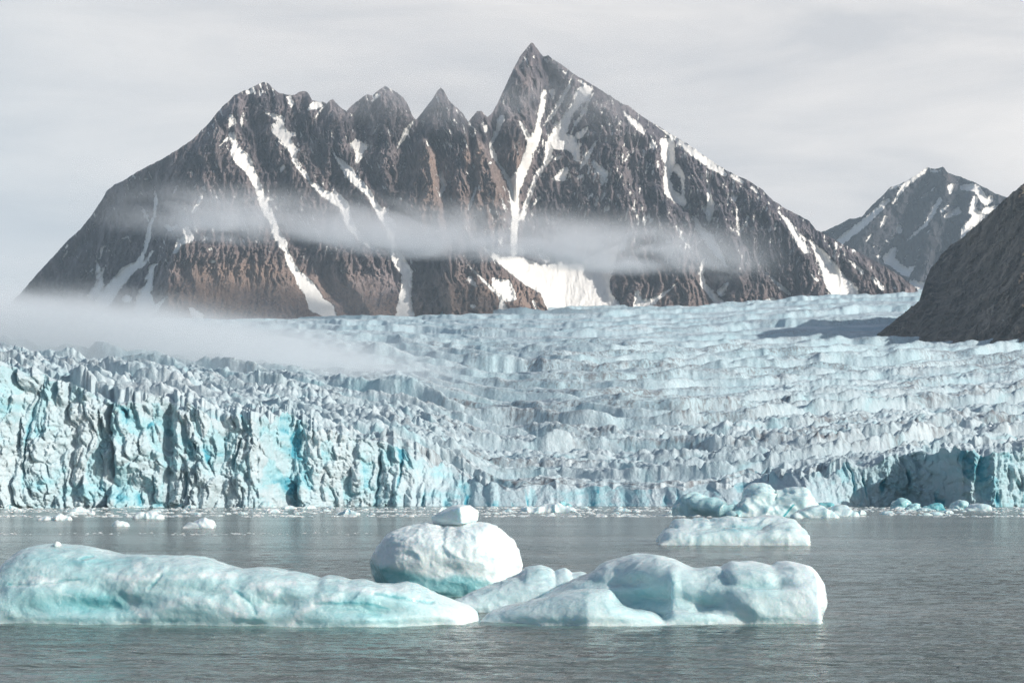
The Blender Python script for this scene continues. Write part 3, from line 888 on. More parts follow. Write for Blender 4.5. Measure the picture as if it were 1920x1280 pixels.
def cliff_out(x, z):
    """how far the cliff stands out (+) or is cut in (-), metres, and a blue-ice amount"""
    wx = x + 5 * fbm(x / 20, z / 30, 4, 411, 0.6)
    wz = z + 7 * fbm(x / 12, z / 18, 3, 412)
    a1, a2, bx, bz, r = worley2(wx / 17, wz / 60, 421)
    o = np.clip((a2 - a1) / 0.22, 0, 1) * (2.2 + (r[0] - 0.5) * 8 + (r[1] - 0.5) * 9 * bx + (r[2] - 0.5) * 10 * bz)
    deep = sm(0.80, 0.95, fbm(wx / 13, wz / 55, 2, 423, 0.35, ridged=True)) * sm(-0.25, 0.15, fbm(x / 30, z / 40, 2, 424))
    o = o - 2.6 * deep
    mk = np.clip((a2 - a1) / 0.25, 0, 1)
    b1, b2, cx, cz, q = worley2(wx / 4.2 + 0.25 * wz / 9, wz / 10, 422)
    o = o + np.clip((b2 - b1) / 0.3, 0, 1) * (1.0 + 2.6 * (q[0] - 0.5) + 4.0 * (q[1] - 0.5) * cx + 4.0 * (q[2] - 0.5) * cz)
    d1, d2, gx, gz, t = worley2(wx / 2.3 + 0.35 * wz / 4, wz / 4.4, 425)
    o = o + np.clip((d2 - d1) / 0.3, 0, 1) * (0.5 + 1.2 * (t[0] - 0.5) + 2.4 * (t[1] - 0.5) * gx + 2.2 * (t[2] - 0.5) * gz)
    flute = fbm(wx / 5.5, wz / 22, 4, 433, 0.6, ridged=True)
    o = o + 1.8 * flute + 1.5 * fbm(x / 7, z / 10, 5, 431, 0.6, ridged=True) + 0.6 * fbm(x / 1.7, z / 2.6, 3, 432, 0.6)
    patch = fbm(x / 20, z / 13, 5, 441, 0.66)
    blue = 0.33 + 0.55 * deep + 0.36 * sm(0.0, 0.5, patch) + 0.14 * patch + 0.16 * (r[2] - 0.5) + 0.25 * (q[0] < 0.16) + 0.12 * sm(0.1, -0.4, flute)
    return o, blue


oc, blue_c = cliff_out(xc, zc)
blue_c = blue_c + 0.16 * sm(1520, 1640, gpx)[None, :]
leank = 0.10 + 1.9 * sm(700, 900, gpx) * sm(1640, 1480, gpx)
lean = leank[None, :] * (zc - 4)                                # leans back a little
topfade = sm(1.0, 0.9, kz)[:, None]
yc = fr[None, :] - oc * tall + lean
yc_top = fr + leank * (Zg[0] - 4) - cliff_out(Xg[0], Zg[0])[0] * tall[0]
sh = np.exp(-((Dg - fr[None, :]) / 35.0) ** 1.5)
Yg = Dg + (yc_top - fr)[None, :] * sh
Yg = np.maximum.accumulate(Yg, axis=0)
dirt_c = np.broadcast_to(0.25 * sm(0.8, 1.0, kz)[:, None] * (0.5 + 0.5 * sm(0, 0.4, fbm(xc / 20, zc / 8, 3, 451))), zc.shape)
shade_fade = sm(400, 900, PXg) * 0.10
glacier = mesh_np("glacier", np.stack([Xg, Yg, Zg], -1).reshape(-1, 3), grid_faces(NR, NC), GLACIER, {'dirt': dirt_g, 'blue': blue_g})
tag(glacier, "crevassed glacier descending in broken white and blue terraces to the sea", "glacier", kind='structure')
Vc = np.concatenate([np.stack([xc, yc, zc], -1).reshape(-1, 3), np.stack([Xg[0], Yg[0], Zg[0]], -1)])
Bc = np.concatenate([blue_c.ravel(), blue_g[0]])
Dc_ = np.concatenate([dirt_c.ravel(), dirt_g[0]])
cliff = mesh_np("ice_cliff", Vc, grid_faces(NK + 1, NC), GLACIER, {'dirt': Dc_, 'blue': Bc}, parent=glacier)
tag(cliff, "pale blue calving ice cliff at the waterline", kind='structure')

# ------------------------------------------------------------------ water
wpx = np.concatenate([np.linspace(-9000, -140, 40)[:-1], np.linspace(-140, 2060, 800), np.linspace(2060, 11000, 40)[1:]])
wd = [18.0]
while wd[-1] < 1300:
    wd.append(wd[-1] + max(0.16, 0.16 * (wd[-1] / 75) ** 1.9) if wd[-1] > 45 else wd[-1] + 1.5)
wd = np.array(wd)
Wd = np.broadcast_to(wd[:, None], (len(wd), len(wpx))).astype(float)
Wx = (wpx[None, :] - 960) / F * Wd
amp = 1 - sm(150, 420, Wd)
berg_glow = np.zeros_like(Wx)  # pale aqua glow as from submerged ice, painted into the water colour
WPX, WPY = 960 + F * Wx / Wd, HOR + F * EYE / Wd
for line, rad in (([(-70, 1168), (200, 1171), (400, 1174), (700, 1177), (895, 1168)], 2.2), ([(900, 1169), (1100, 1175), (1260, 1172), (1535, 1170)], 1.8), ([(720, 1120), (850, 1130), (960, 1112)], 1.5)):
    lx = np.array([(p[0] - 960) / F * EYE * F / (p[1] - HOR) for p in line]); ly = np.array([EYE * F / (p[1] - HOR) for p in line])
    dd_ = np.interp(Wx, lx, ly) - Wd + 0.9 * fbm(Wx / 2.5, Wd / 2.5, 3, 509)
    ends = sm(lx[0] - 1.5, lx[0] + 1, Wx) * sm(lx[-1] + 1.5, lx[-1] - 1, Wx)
    berg_glow = np.maximum(berg_glow, ends * sm(rad, 0.2, dd_) * sm(-6, -3, dd_))
wz = amp * (0.10 * fbm(Wx / 2.6, Wd / 1.5, 4, 501, 0.55) + 0.05 * fbm(Wx / 9, Wd / 5, 2, 502))
water = mesh_np("water", np.stack([Wx, Wd, wz], -1).reshape(-1, 3), grid_faces(len(wd), len(wpx)), WATER, {'berg_glow': berg_glow})
tag(water, "grey green fjord water with small ripples", "water", kind='structure')


# ------------------------------------------------------------------ icebergs
def body(outline, wl, B0, d_off=0.0, n=150, m=40, pz=0.75, py=0.85, under=1.6, wmin=0.35, skew=0.0):
    """closed lump: outline = photo pixels of its skyline; wl = (px, row) of its front waterline; B0 half depth"""
    o = np.array(outline, float); w = np.array(wl, float)
    px = np.linspace(o[0, 0], o[-1, 0], n)
    ov = np.interp(px, o[:, 0], o[:, 1]); wv = np.interp(px, w[:, 0], w[:, 1])
    df = EYE * F / (wv - HOR)
    e = np.minimum(px - px[0], px[-1] - px) / (px[-1] - px[0]) * 2
    T0 = EYE + (HOR - ov) / F * (df + B0)
    B = B0 * (wmin + (1 - wmin) * np.clip(T0 / max(T0.max(), 1e-6), 0, 1) ** 0.7) * np.clip(e / 0.08, 0.05, 1) ** 0.5
    dc = df + B + d_off
    T = np.maximum(EYE + (HOR - ov) / F * (dc + skew * B), 0.05)
    th = np.linspace(0, 2 * np.pi, m, endpoint=False)
    cs, sn = np.cos(th), np.sin(th)
    cy = -np.sign(cs) * np.abs(cs) ** py
    sz = np.sign(sn) * np.abs(sn) ** pz
    Y = dc[:, None] + B[:, None] * cy[None, :]
    Z = np.where(sz > 0, T[:, None] * sz[None, :], under * sz[None, :] * np.clip(e / 0.1, 0.15, 1)[:, None])
    Y = Y + skew * B[:, None] * np.clip(sz, 0, 1)[None, :]
    X = ((px - 960) / F * dc)[:, None] + 0 * Z
    V = np.stack([X, Y, Z], -1).reshape(-1, 3)
    f = []
    for i in range(n - 1):
        for j in range(m):
            f.append((i * m + j, (i + 1) * m + j, (i + 1) * m + (j + 1) % m, i * m + (j + 1) % m))
    caps = [tuple(range(m)), tuple(range((n - 1) * m + m - 1, (n - 1) * m - 1, -1))]
    return V, f + caps


def ball(outline, centre, d, B, squash=1.0, n=96, m=64):
    """closed lump whose silhouette follows an outline (photo pixels) round a centre"""
    o = np.array(outline, float)
    ang = np.arctan2(-(o[:, 1] - centre[1]), o[:, 0] - centre[0]) % (2 * np.pi)
    rad = np.hypot(o[:, 0] - centre[0], o[:, 1] - centre[1])
    k = np.argsort(ang); ang, rad = ang[k], rad[k]
    ang = np.concatenate([ang[-1:] - 2 * np.pi, ang, ang[:1] + 2 * np.pi]); rad = np.concatenate([rad[-1:], rad, rad[:1]])
    a = np.linspace(0, 2 * np.pi, n, endpoint=False)
    rr = np.interp(a, ang, rad)
    V, f = [], []
    cx, cz = (centre[0] - 960) / F * d, EYE + (HOR - centre[1]) / F * d
    lat = np.linspace(-np.pi / 2, np.pi / 2, m)
    for t in lat:
        c, s = abs(math.cos(t)) ** squash, math.sin(t)
        for i in range(n):
            V.append((cx + math.cos(a[i]) * rr[i] * c / F * d, d + s * B, cz + math.sin(a[i]) * rr[i] * c / F * d))
    for j in range(m - 1):
        for i in range(n):
            f.append((j * n + i, j * n + (i + 1) % n, (j + 1) * n + (i + 1) % n, (j + 1) * n + i))
    return np.array(V), f


def fuse(parts, voxel, smooth=3):
    """one closed skin round overlapping lumps -> vertices, quads, normals"""
    me = bpy.data.meshes.new("tmp")
    V, Fc, k = [], [], 0
    for v, f in parts:
        V.extend(map(tuple, v)); Fc.extend([tuple(i + k for i in q) for q in f]); k += len(v)
    me.from_pydata(V, [], Fc)
    ob = bpy.data.objects.new("tmp", me)
    COL.objects.link(ob)
    md = ob.modifiers.new("r", 'REMESH'); md.mode = 'VOXEL'; md.voxel_size = voxel
    if smooth:
        ms = ob.modifiers.new("s", 'SMOOTH'); ms.iterations = smooth; ms.factor = 0.5
    dg = bpy.context.evaluated_depsgraph_get()
    ev = ob.evaluated_get(dg)
    m2 = ev.to_mesh()
    n = len(m2.vertices)
    co = np.empty(n * 3, np.float32); m2.vertices.foreach_get('co', co)
    no = np.empty(n * 3, np.float32); m2.vertices.foreach_get('normal', no)
    q = np.empty(len(m2.loops), np.int32); m2.loops.foreach_get('vertex_index', q)
    ev.to_mesh_clear()
    bpy.data.objects.remove(ob); bpy.data.meshes.remove(me)
    return co.reshape(-1, 3).astype(np.float64), q.reshape(-1, 4), no.reshape(-1, 3)


def rough_ice(V, Nn, s, a_big, a_mid, a_fine, seed, notch=0.16, crust=None):
    x, y, z = V[:, 0] / s, V[:, 1] / s, V[:, 2] / s
    wx, wy, wz = x + 0.5 * perlin3(x / 1.5, y / 1.5, z / 1.5, seed + 50), y + 0.5 * perlin3(x / 1.5, y / 1.5, z / 1.5, seed + 51), z + 0.35 * perlin3(x / 1.5, y / 1.5, z / 1.5, seed + 52)
    d = a_big * fbm3(wx / 5.0, wy / 3.0, wz / 1.4 + wx / 9, 2, seed, 0.4, ridged=True) + a_mid * (fbm3(wx / 1.1, wy / 1.1, wz / 0.75, 2, seed + 3, 0.45, ridged=True))
    d = d + a_fine * fbm3(x / 0.3, y / 0.3, z / 0.26, 3, seed + 7, 0.6) * (0.4 + 0.9 * sm(-0.1, 0.5, perlin3(x / 2, y / 2, z / 1.2, seed + 60)))
    if crust:
        d = d + crust[2] * sm(crust[0], crust[1], V[:, 2]) * (fbm3(wx / 0.8, wy / 0.8, wz / 0.9, 3, seed + 90, 0.55, ridged=True) + 0.5 * fbm3(x / 0.25, y / 0.25, z / 0.25, 3, seed + 95, 0.6))
    d = d - notch * np.exp(-((V[:, 2] - 0.10 * s) / (0.16 * s)) ** 2) * (0.5 + 0.8 * perlin3(x / 1.8, y / 1.8, z * 0, seed + 70))
    return V + Nn * (d * s)[:, None]


def iceberg(name, parts, voxel, s, amps, clear_fn, mat, seed, label, cat="iceberg", group=None, smooth=3, crust=None, shape=None):
    V, Q, Nn = fuse(parts, voxel, smooth)
    V = rough_ice(V, Nn, s, *amps, seed, crust=crust)
    if shape:
        V = V + Nn * shape(V, 960 + F * V[:, 0] / V[:, 1], HOR - F * (V[:, 2] - EYE) / V[:, 1])[:, None]
    c = V.mean(0); c[2] = 0
    PXv = 960 + F * V[:, 0] / V[:, 1]; PYv = HOR - F * (V[:, 2] - EYE) / V[:, 1]
    cl = clear_fn(V, PXv, PYv)
    o = mesh_np(name, V - c, Q, mat, {'clear': cl})
    o.location = c
    return tag(o, label, cat, group)


def clear_noise(lo, amp, seed, s=1.0):
    def f(V, PXv, PYv):
        return lo + 0.06 + amp * fbm3(V[:, 0] / (2.2 * s), V[:, 1] / (2.2 * s), V[:, 2] / (1.1 * s), 4, seed, 0.55)
    return f


LEFT_TOP = [(-70, 1160), (-45, 1120), (-20, 1095), (0, 1081), (14, 1065), (29, 1045), (53, 1029), (84, 1023), (115, 1023), (168, 1028), (192, 1034), (220, 1042), (263, 1041), (311, 1043), (359, 1044), (393, 1050), (426, 1063), (455, 1069), (488, 1066),
            (517, 1068), (541, 1075), (574, 1078), (603, 1086), (617, 1081), (639, 1085), (656, 1091), (680, 1090), (704, 1097), (744, 1099), (763, 1094), (780, 1096), (799, 1105), (842, 1124), (878, 1139), (893, 1151), (898, 1163)]
LEFT_WL = [(-70, 1166), (200, 1169), (400, 1172), (700, 1175), (860, 1171), (898, 1166)]
left_parts = [body(LEFT_TOP, LEFT_WL, 4.2, pz=0.85, py=0.8, n=220),
              body([(-60, 1150), (10, 1105), (80, 1085), (150, 1090), (230, 1098), (300, 1130), (340, 1160)], [(-60, 1168), (340, 1170)], 1.6, d_off=-0.3)]


def g2(x, y, cx, cy, rx, ry):
    return np.exp(-((x - cx) / rx) ** 2 - ((y - cy) / ry) ** 2)


LEFT_FROST = [[(262, 1058), (256, 1080), (248, 1098), (244, 1118), (256, 1140), (276, 1158)], [(196, 1078), (225, 1082), (256, 1086), (290, 1080), (300, 1070)], [(60, 1082), (100, 1090), (30, 1096)],
              [(300, 1138), (340, 1122), (390, 1128), (440, 1148), (462, 1152)], [(545, 1168), (575, 1142), (600, 1124), (640, 1116)], [(330, 1082), (380, 1076), (440, 1080)], [(470, 1100), (510, 1094), (550, 1092)],
              [(640, 1100), (700, 1108), (760, 1104)], [(420, 1100), (440, 1120), (455, 1140)], [(520, 1108), (500, 1130), (490, 1150)]]
LEFT_SEAM = [[(18, 1097), (60, 1096), (110, 1090), (150, 1085)], [(300, 1078), (290, 1094), (278, 1102)], [(150, 1048), (175, 1042)], [(446, 1108), (470, 1130), (480, 1150)], [(590, 1130), (660, 1128), (730, 1140)], [(700, 1112), (760, 1122), (810, 1128)]]


def warp(PXv, PYv, V, a, seed):
    return PXv + a * fbm3(V[:, 0] / 0.9, V[:, 1] / 0.9, V[:, 2] / 0.7, 4, seed, 0.6), PYv + 0.6 * a * fbm3(V[:, 0] / 0.9, V[:, 1] / 0.9, V[:, 2] / 0.7, 4, seed + 5, 0.6)


def left_clear(V, PXv, PYv):
    x, y = warp(PXv, PYv, V, 9, 612)
    u, v = (V[:, 0] * 0.87 + V[:, 2] * -0.5), (V[:, 0] * 0.5 + V[:, 2] * 0.87)
    w = 0.40 + 0.20 * fbm3(V[:, 0] / 3.0, V[:, 1] / 3.0, V[:, 2] / 1.4, 3, 611, 0.5) + 0.20 * fbm3(u / 2.6, V[:, 1] / 2.0, v / 0.35, 4, 613, 0.6)
    w += 0.38 * g2(x, y, 190, 1132, 80, 22) + 0.22 * g2(x, y, 165, 1052, 80, 8) + 0.14 * g2(x, y, 60, 1130, 70, 22) + 0.16 * g2(x, y, 690, 1142, 70, 20) + 0.12 * g2(x, y, 520, 1125, 50, 16)
    fr_ = seg_sdf(x, y, [[(a, b, 5) for a, b in st] for st in LEFT_FROST], np.full(x.shape, -60.0))
    w -= 0.30 * sm(-6, 4, fr_)
    se = seg_sdf(x, y, [[(a, b, 1.2) for a, b in st] for st in LEFT_SEAM], np.full(x.shape, -60.0))
    w += 0.30 * sm(-2.5, 1.0, se)
    return w - 0.28 * sm(740, 880, x) - 0.12 * sm(1075, 1050, y) * sm(280, 420, x)


def left_shape(V, PXv, PYv):
    x, y = warp(PXv, PYv, V, 9, 612)
    d = -0.55 * g2(x, y, 190, 1130, 80, 20) - 0.40 * g2(x, y, 520, 1125, 50, 14) - 0.40 * g2(x, y, 690, 1140, 70, 16) - 0.25 * g2(x, y, 380, 1104, 60, 10)
    fr_ = seg_sdf(x, y, [[(a, b, 4) for a, b in st] for st in LEFT_FROST], np.full(x.shape, -60.0))
    d += 0.09 * sm(-26, 3, fr_) * (0.6 + 0.8 * fbm3(V[:, 0] / 0.7, V[:, 1] / 0.7, V[:, 2] / 0.5, 3, 616, 0.6))
    se = seg_sdf(x, y, [[(a, b, 1.0) for a, b in st] for st in LEFT_SEAM], np.full(x.shape, -60.0))
    return d - 0.07 * sm(-4, 1.0, se)


left_berg = iceberg("iceberg", left_parts, 0.075, 1.0, (0.11, 0.05, 0.02), left_clear, BERG, 601, "long low translucent turquoise iceberg stretching in from the left edge of the photo", smooth=5, shape=left_shape)

bx, by_, bz = PW(np.array(110.0), np.array(1024.0), 93.0)

BOULDER = [(700, 1054), (704, 1040), (710, 1031), (728, 1006), (756, 995), (781, 990), (831, 991), (860, 988), (886, 986), (921, 988), (939, 1001), (960, 1019), (973, 1054), (974, 1079), (964, 1110), (940, 1150), (890, 1176), (830, 1180), (770, 1165), (728, 1135), (712, 1098), (702, 1072)]


def boulder_clear(V, PXv, PYv):
    edge = np.interp(PXv, [695, 720, 760, 800, 828, 836, 870, 920, 980], [1048, 1056, 1066, 1074, 1082, 1078, 1072, 1085, 1110])
    return 0.02 + 0.68 * sm(-4, 12, PYv - edge - 3 * fbm3(V[:, 0] * 2, V[:, 1] * 2, V[:, 2] * 2, 3, 5)) * (1 - 0.55 * sm(880, 960, PXv)) + 0.1 * fbm3(V[:, 0] / 1.3, V[:, 1] / 1.3, V[:, 2] / 1.3, 3, 9)


boulder_d = 117.0
boulder = iceberg("iceberg", [ball(BOULDER, (838, 1066), boulder_d, 3.4, 0.6)], 0.06, 1.0, (0.16, 0.07, 0.03), boulder_clear, BERG, 631,
                  "round boulder shaped iceberg with white crust above a turquoise undercut, between the two low bergs", smooth=4, crust=(1.0, 2.4, 0.075))

CAP = [(808, 972), (822, 962), (845, 949), (858, 946), (882, 947), (896, 958), (896, 974), (888, 984), (862, 988), (845, 990), (832, 990), (816, 985), (809, 978)]


def hull(points):
    import bmesh
    bm = bmesh.new()
    for p in points: bm.verts.new(p)
    r = bmesh.ops.convex_hull(bm, input=bm.verts)
    bmesh.ops.delete(bm, geom=[g for g in r['geom_interior'] if isinstance(g, bmesh.types.BMVert)], context='VERTS')
    bm.verts.index_update()
    V = np.array([v.co[:] for v in bm.verts]); f = [tuple(v.index for v in q.verts) for q in bm.faces]
    bm.free()
    return V, f


cap_pts = []
for px_, py_, dd in [(808, 970, 0), (824, 961, 0), (846, 948, 0.3), (860, 946, 0.2), (882, 947, 0.1), (897, 958, 0), (896, 974, 0), (886, 984, 0.2), (858, 988, 0.3), (834, 990, 0.2), (814, 984, 0),
                     (862, 951, -1.0), (866, 980, -1.1), (830, 972, -0.55), (890, 962, -0.55), (846, 955, 1.0), (850, 984, 1.0), (880, 955, 0.9), (884, 978, 0.9)]:
    cap_pts.append(tuple(float(k) for k in PW(np.array(float(px_)), np.array(float(py_)), boulder_d - 0.2 + dd)))
cap = iceberg("ice_block", [hull(cap_pts), ball([(832, 986), (846, 982), (880, 982), (888, 986), (880, 994), (840, 994)], (860, 988), boulder_d - 0.1, 0.8)], 0.035, 0.6, (0.03, 0.03, 0.012), clear_noise(0.0, 0.12, 5), BERG, 641,
              "small smooth white block of ice balanced on top of the boulder shaped iceberg", cat="ice block", smooth=6)

MID_TOP = [(846, 1140), (856, 1127), (886, 1111), (943, 1093), (978, 1077), (989, 1067), (1012, 1062), (1031, 1067), (1040, 1074), (1047, 1069), (1060, 1067), (1070, 1077), (1088, 1074), (1099, 1077), (1120, 1095), (1150, 1130)]
mid_berg = iceberg("iceberg", [body(MID_TOP, [(846, 1148), (1150, 1146)], 3.0, pz=0.9), ball([(985, 1100), (990, 1072), (1012, 1063), (1034, 1070), (1042, 1100), (1010, 1118)], (1012, 1090), 103.5, 1.3),
                               ball([(1042, 1090), (1047, 1072), (1060, 1067), (1070, 1080), (1066, 1098)], (1056, 1084), 104.5, 0.8)], 0.06, 1.0, (0.12, 0.07, 0.03), clear_noise(0.22, 0.3, 651), BERG, 652,
                   "small lumpy white iceberg with rounded knobs tucked behind the right hand berg", smooth=3)

RIGHT_TOP = [(990, 1165), (1005, 1130), (1022, 1118), (1071, 1094), (1107, 1076), (1135, 1058), (1163, 1049), (1188, 1042), (1227, 1042), (1270, 1055), (1298, 1069), (1319, 1072), (1355, 1072), (1362, 1060), (1369, 1055), (1390, 1057), (1425, 1058), (1447, 1064), (1478, 1055), (1503, 1060),
             (1525, 1072), (1530, 1090), (1534, 1119)]
right_parts = [body(RIGHT_TOP, [(990, 1157), (1150, 1160), (1250, 1166), (1400, 1170), (1540, 1170)], 4.0, pz=0.8, py=0.8, n=220),
               body([(899, 1163), (920, 1150), (968, 1136), (1057, 1113), (1110, 1106), (1142, 1104), (1177, 1126), (1216, 1143), (1245, 1161), (1262, 1168)], [(899, 1167), (1100, 1173), (1262, 1171)], 2.4, pz=0.95, wmin=0.5),
               ball([(1338, 1098), (1360, 1064), (1390, 1057), (1425, 1058), (1447, 1064), (1478, 1055), (1503, 1060), (1525, 1072), (1539, 1097), (1544, 1119), (1542, 1140), (1536, 1168), (1480, 1178), (1400, 1172), (1345, 1150), (1330, 1122)], (1440, 1117), 94.6, 2.9, 0.62),
               body([(1225, 1168), (1262, 1148), (1290, 1138), (1320, 1140), (1350, 1148), (1420, 1143), (1490, 1140), (1525, 1150), (1538, 1164)], [(1225, 1171), (1538, 1168)], 1.5, wmin=0.6)]


def right_clear(V, PXv, PYv):
    x, y = warp(PXv, PYv, V, 8, 662)
    u, v = (V[:, 0] * 0.9 + V[:, 2] * -0.43), (V[:, 0] * 0.43 + V[:, 2] * 0.9)
    w = 0.26 + 0.18 * fbm3(V[:, 0] / 2.6, V[:, 1] / 2.6, V[:, 2] / 1.3, 3, 661, 0.5) + 0.16 * fbm3(u / 2.4, V[:, 1] / 1.8, v / 0.35, 4, 663, 0.6)
    w += 0.34 * g2(x, y, 1205, 1118, 65, 20) + 0.26 * g2(x, y, 1320, 1128, 38, 16) + 0.2 * g2(x, y, 1100, 1090, 60, 10) + 0.2 * g2(x, y, 1420, 1098, 70, 12) + 0.2 * g2(x, y, 1280, 1158, 60, 6)
    return w - 0.22 * sm(1430, 1520, x) - 0.10 * sm(1070, 1052, y)


def right_shape(V, PXv, PYv):
    x, y = warp(PXv, PYv, V, 8, 662)
    d = -0.5 * g2(x, y, 1210, 1118, 60, 18) - 0.5 * g2(x, y, 1318, 1128, 36, 14) - 0.35 * g2(x, y, 1430, 1092, 60, 10) - 0.3 * g2(x, y, 1170, 1088, 50, 10) + 0.25 * g2(x, y, 1262, 1110, 10, 30)
    return d + 0.2 * g2(x, y, 1340, 1072, 30, 8)


right_berg = iceberg("iceberg", right_parts, 0.075, 1.0, (0.12, 0.05, 0.02), right_clear, BERG, 671, "humped white and pale blue iceberg with a bright rounded right end, nearest on the right", smooth=8, shape=right_shape)

BACK_TOP = [(1234, 1018), (1240, 1009), (1253, 996), (1264, 994), (1268, 981), (1281, 978), (1297, 981), (1316, 977), (1329, 983), (1351, 975), (1373, 974), (1386, 978), (1406, 975), (1439, 974), (1465, 977), (1483, 981), (1498, 994), (1509, 1009), (1516, 1018)]
shelf_berg = iceberg("iceberg", [body(BACK_TOP, [(1234, 1016), (1516, 1017)], 5.5, pz=0.7), body([(1238, 1019), (1252, 1000), (1275, 998), (1300, 1002), (1345, 999), (1375, 995), (1400, 999), (1430, 997), (1450, 988), (1480, 984), (1500, 1000), (1515, 1018)], [(1238, 1021), (1515, 1021)], 4.0, wmin=0.6, d_off=-2.0)],
                     0.16, 2.2, (0.20, 0.12, 0.03), lambda V, PXv, PYv: 0.18 + 0.3 * fbm3(V[:, 0] / 5, V[:, 1] / 5, V[:, 2] / 2.4, 4, 681) + 0.4 * np.exp(-((PXv - 1400) / 70) ** 2 - ((PYv - 989) / 6) ** 2), BERG_FAR, 682,
                     "shelf shaped iceberg with a pale blue hollow, alone on the water behind the right berg", smooth=2)

PEAK_TOP = [(1372, 968), (1380, 954), (1390, 945), (1404, 932), (1415, 921), (1428, 919), (1438, 926), (1448, 938), (1460, 938), (1475, 933), (1490, 926), (1503, 929), (1514, 942), (1522, 956), (1530, 967)]


def peak_clear(V, PXv, PYv):
    w = 0.26 + 0.3 * fbm3(V[:, 0] / 8, V[:, 1] / 8, V[:, 2] / 4, 4, 691)
    t = (PXv - 1471) * 0.77 - (966 - PYv) * 0.64        # a narrow band of dense blue ice crosses its face
    return w + 0.9 * np.exp(-(t / 1.8) ** 2) * (PYv > 945) + 0.4 * np.exp(-((PXv - 1385) / 8) ** 2)


peak_berg = iceberg("iceberg", [body(PEAK_TOP, [(1372, 968), (1530, 968)], 7.0, pz=1.0, wmin=0.5)], 0.28, 5.0, (0.34, 0.26, 0.06), peak_clear, BERG_FAR, 692, "twin peaked aqua iceberg with a deep blue stripe, floating in front of the glacier", smooth=2)
LOW_TOP = [(1274, 967), (1278, 955), (1290, 944), (1304, 935), (1312, 941), (1330, 945), (1346, 948), (1354, 957), (1374, 960), (1380, 967)]
low_berg = iceberg("iceberg", [body(LOW_TOP, [(1274, 967), (1380, 968)], 6.0, wmin=0.5)], 0.28, 5.0, (0.34, 0.26, 0.06), clear_noise(0.42, 0.3, 701, 4), BERG_FAR, 702, "low aqua iceberg with one knob, touching the twin peaked berg's left side", smooth=2)
TAIL = [(1488, 969), (1505, 960), (1525, 953), (1545, 955), (1560, 962), (1570, 970)]
tail_berg = iceberg("ice_floe", [body(TAIL, [(1488, 970.5), (1570, 970.5)], 4.0, wmin=0.5)], 0.25, 4.0, (0.18, 0.22, 0.05), clear_noise(0.2, 0.25, 711, 4), BERG_FAR, 712, "flat topped white floe lying against the twin peaked berg's right side", cat="ice floe", smooth=2)
TAIL2 = [(1556, 967), (1570, 955), (1582, 956), (1592, 962), (1604, 967)]
tail2 = iceberg("ice_floe", [body(TAIL2, [(1556, 968), (1604, 968)], 4.0, wmin=0.5)], 0.25, 4.0, (0.18, 0.22, 0.05), clear_noise(0.2, 0.25, 721, 4), BERG_FAR, 722, "small wedge shaped white floe just beyond the flat topped floe", cat="ice floe", smooth=2)

small = [
    ("ice_floe", [(344, 989), (352, 985), (368, 982), (378, 979), (393, 979), (396, 984), (396, 989)], 990, 2.0, "lone white floe with a square raised end on open water above the long turquoise berg", 0.05),
    ("ice_floe", [(256, 972), (262, 967), (267, 965), (275, 968), (288, 967), (300, 971)], 972.5, 2.5, "little grey white floe with a dark bird perched on it", 0.05),
    ("ice_floe", [(217, 986), (222, 982.5), (229, 982.5), (234, 986)], 986.5, 1.2, "tiny white floe alone left of the square ended floe", 0.1),
    ("ice_floe", [(76, 974), (84, 970), (95, 972), (110, 969), (122, 969), (128, 974)], 974.5, 2.5, "low pale floe near the left edge below the tall ice cliff", 0.1),
    ("ice_floe", [(982, 959), (998, 955), (1020, 955), (1038, 951), (1050, 949), (1062, 954), (1074, 959)], 960, 5.0, "wide flat white floe in front of the middle of the glacier front", 0.05),
    ("growler", [(1679, 953), (1683, 940), (1688, 932), (1695, 936), (1700, 946), (1706, 953)], 954, 3.5, "pointed sky blue lump of ice at the foot of the right ice cliff", 0.62),
    ("growler", [(1704, 955), (1709, 946), (1716, 943), (1722, 949), (1736, 953), (1742, 955.5)], 956, 3.5, "pale blue rounded lump of ice just right of the pointed blue lump", 0.5),
    ("growler", [(1736, 955), (1744, 949), (1752, 945), (1762, 946), (1769, 955)], 956, 3.5, "deepest blue low lump of ice at the foot of the right ice cliff", 0.85),
    ("growler", [(1784, 953), (1792, 944), (1800, 939), (1808, 942), (1815, 953)], 954.5, 3.5, "domed aqua lump of ice near the blue cliff face", 0.45),
    ("growler", [(1815, 956), (1826, 948), (1836, 944), (1848, 948), (1854, 956)], 957, 3.5, "pale jagged lump of ice farthest right at the cliff foot", 0.25),
    ("growler", [(1530, 949), (1538, 945), (1550, 944), (1557, 949)], 950, 3.0, "thin blue slab of ice behind the flat topped floe", 0.8),
    ("growler", [(1014, 948), (1022, 942), (1040, 943), (1056, 941), (1066, 948)], 949, 3.0, "low blue lump of ice against the middle of the glacier foot", 0.65),
    ("growler", [(492, 950), (496, 944), (505, 943), (513, 950)], 951, 2.5, "small rounded white lump of ice under the big shaded cliff buttress", 0.25),
]
for i, (nm, top, wlrow, B, lab, cl) in enumerate(small):
    d = EYE * F / (wlrow - HOR)
    sc = d / 110.0
    V, Q, Nn = fuse([body(top, [(0, wlrow), (2000, wlrow)], B, n=60, m=28, wmin=0.6, under=0.8)], 0.034 * sc, 1)
    V = rough_ice(V, Nn, sc, 0.16, 0.24, 0.07, 800 + 11 * i)
    if nm == "growler": V[:, 2] *= 0.78
    c = V.mean(0); c[2] = 0
    o = mesh_np(nm, V - c, Q, BERG_FAR, {'clear': cl + 0.2 * fbm3(V[:, 0] / 4, V[:, 1] / 4, V[:, 2] / 2, 3, 900 + i)})
    o.location = c
    tag(o, lab, "ice floe" if nm == "ice_floe" else "iceberg")

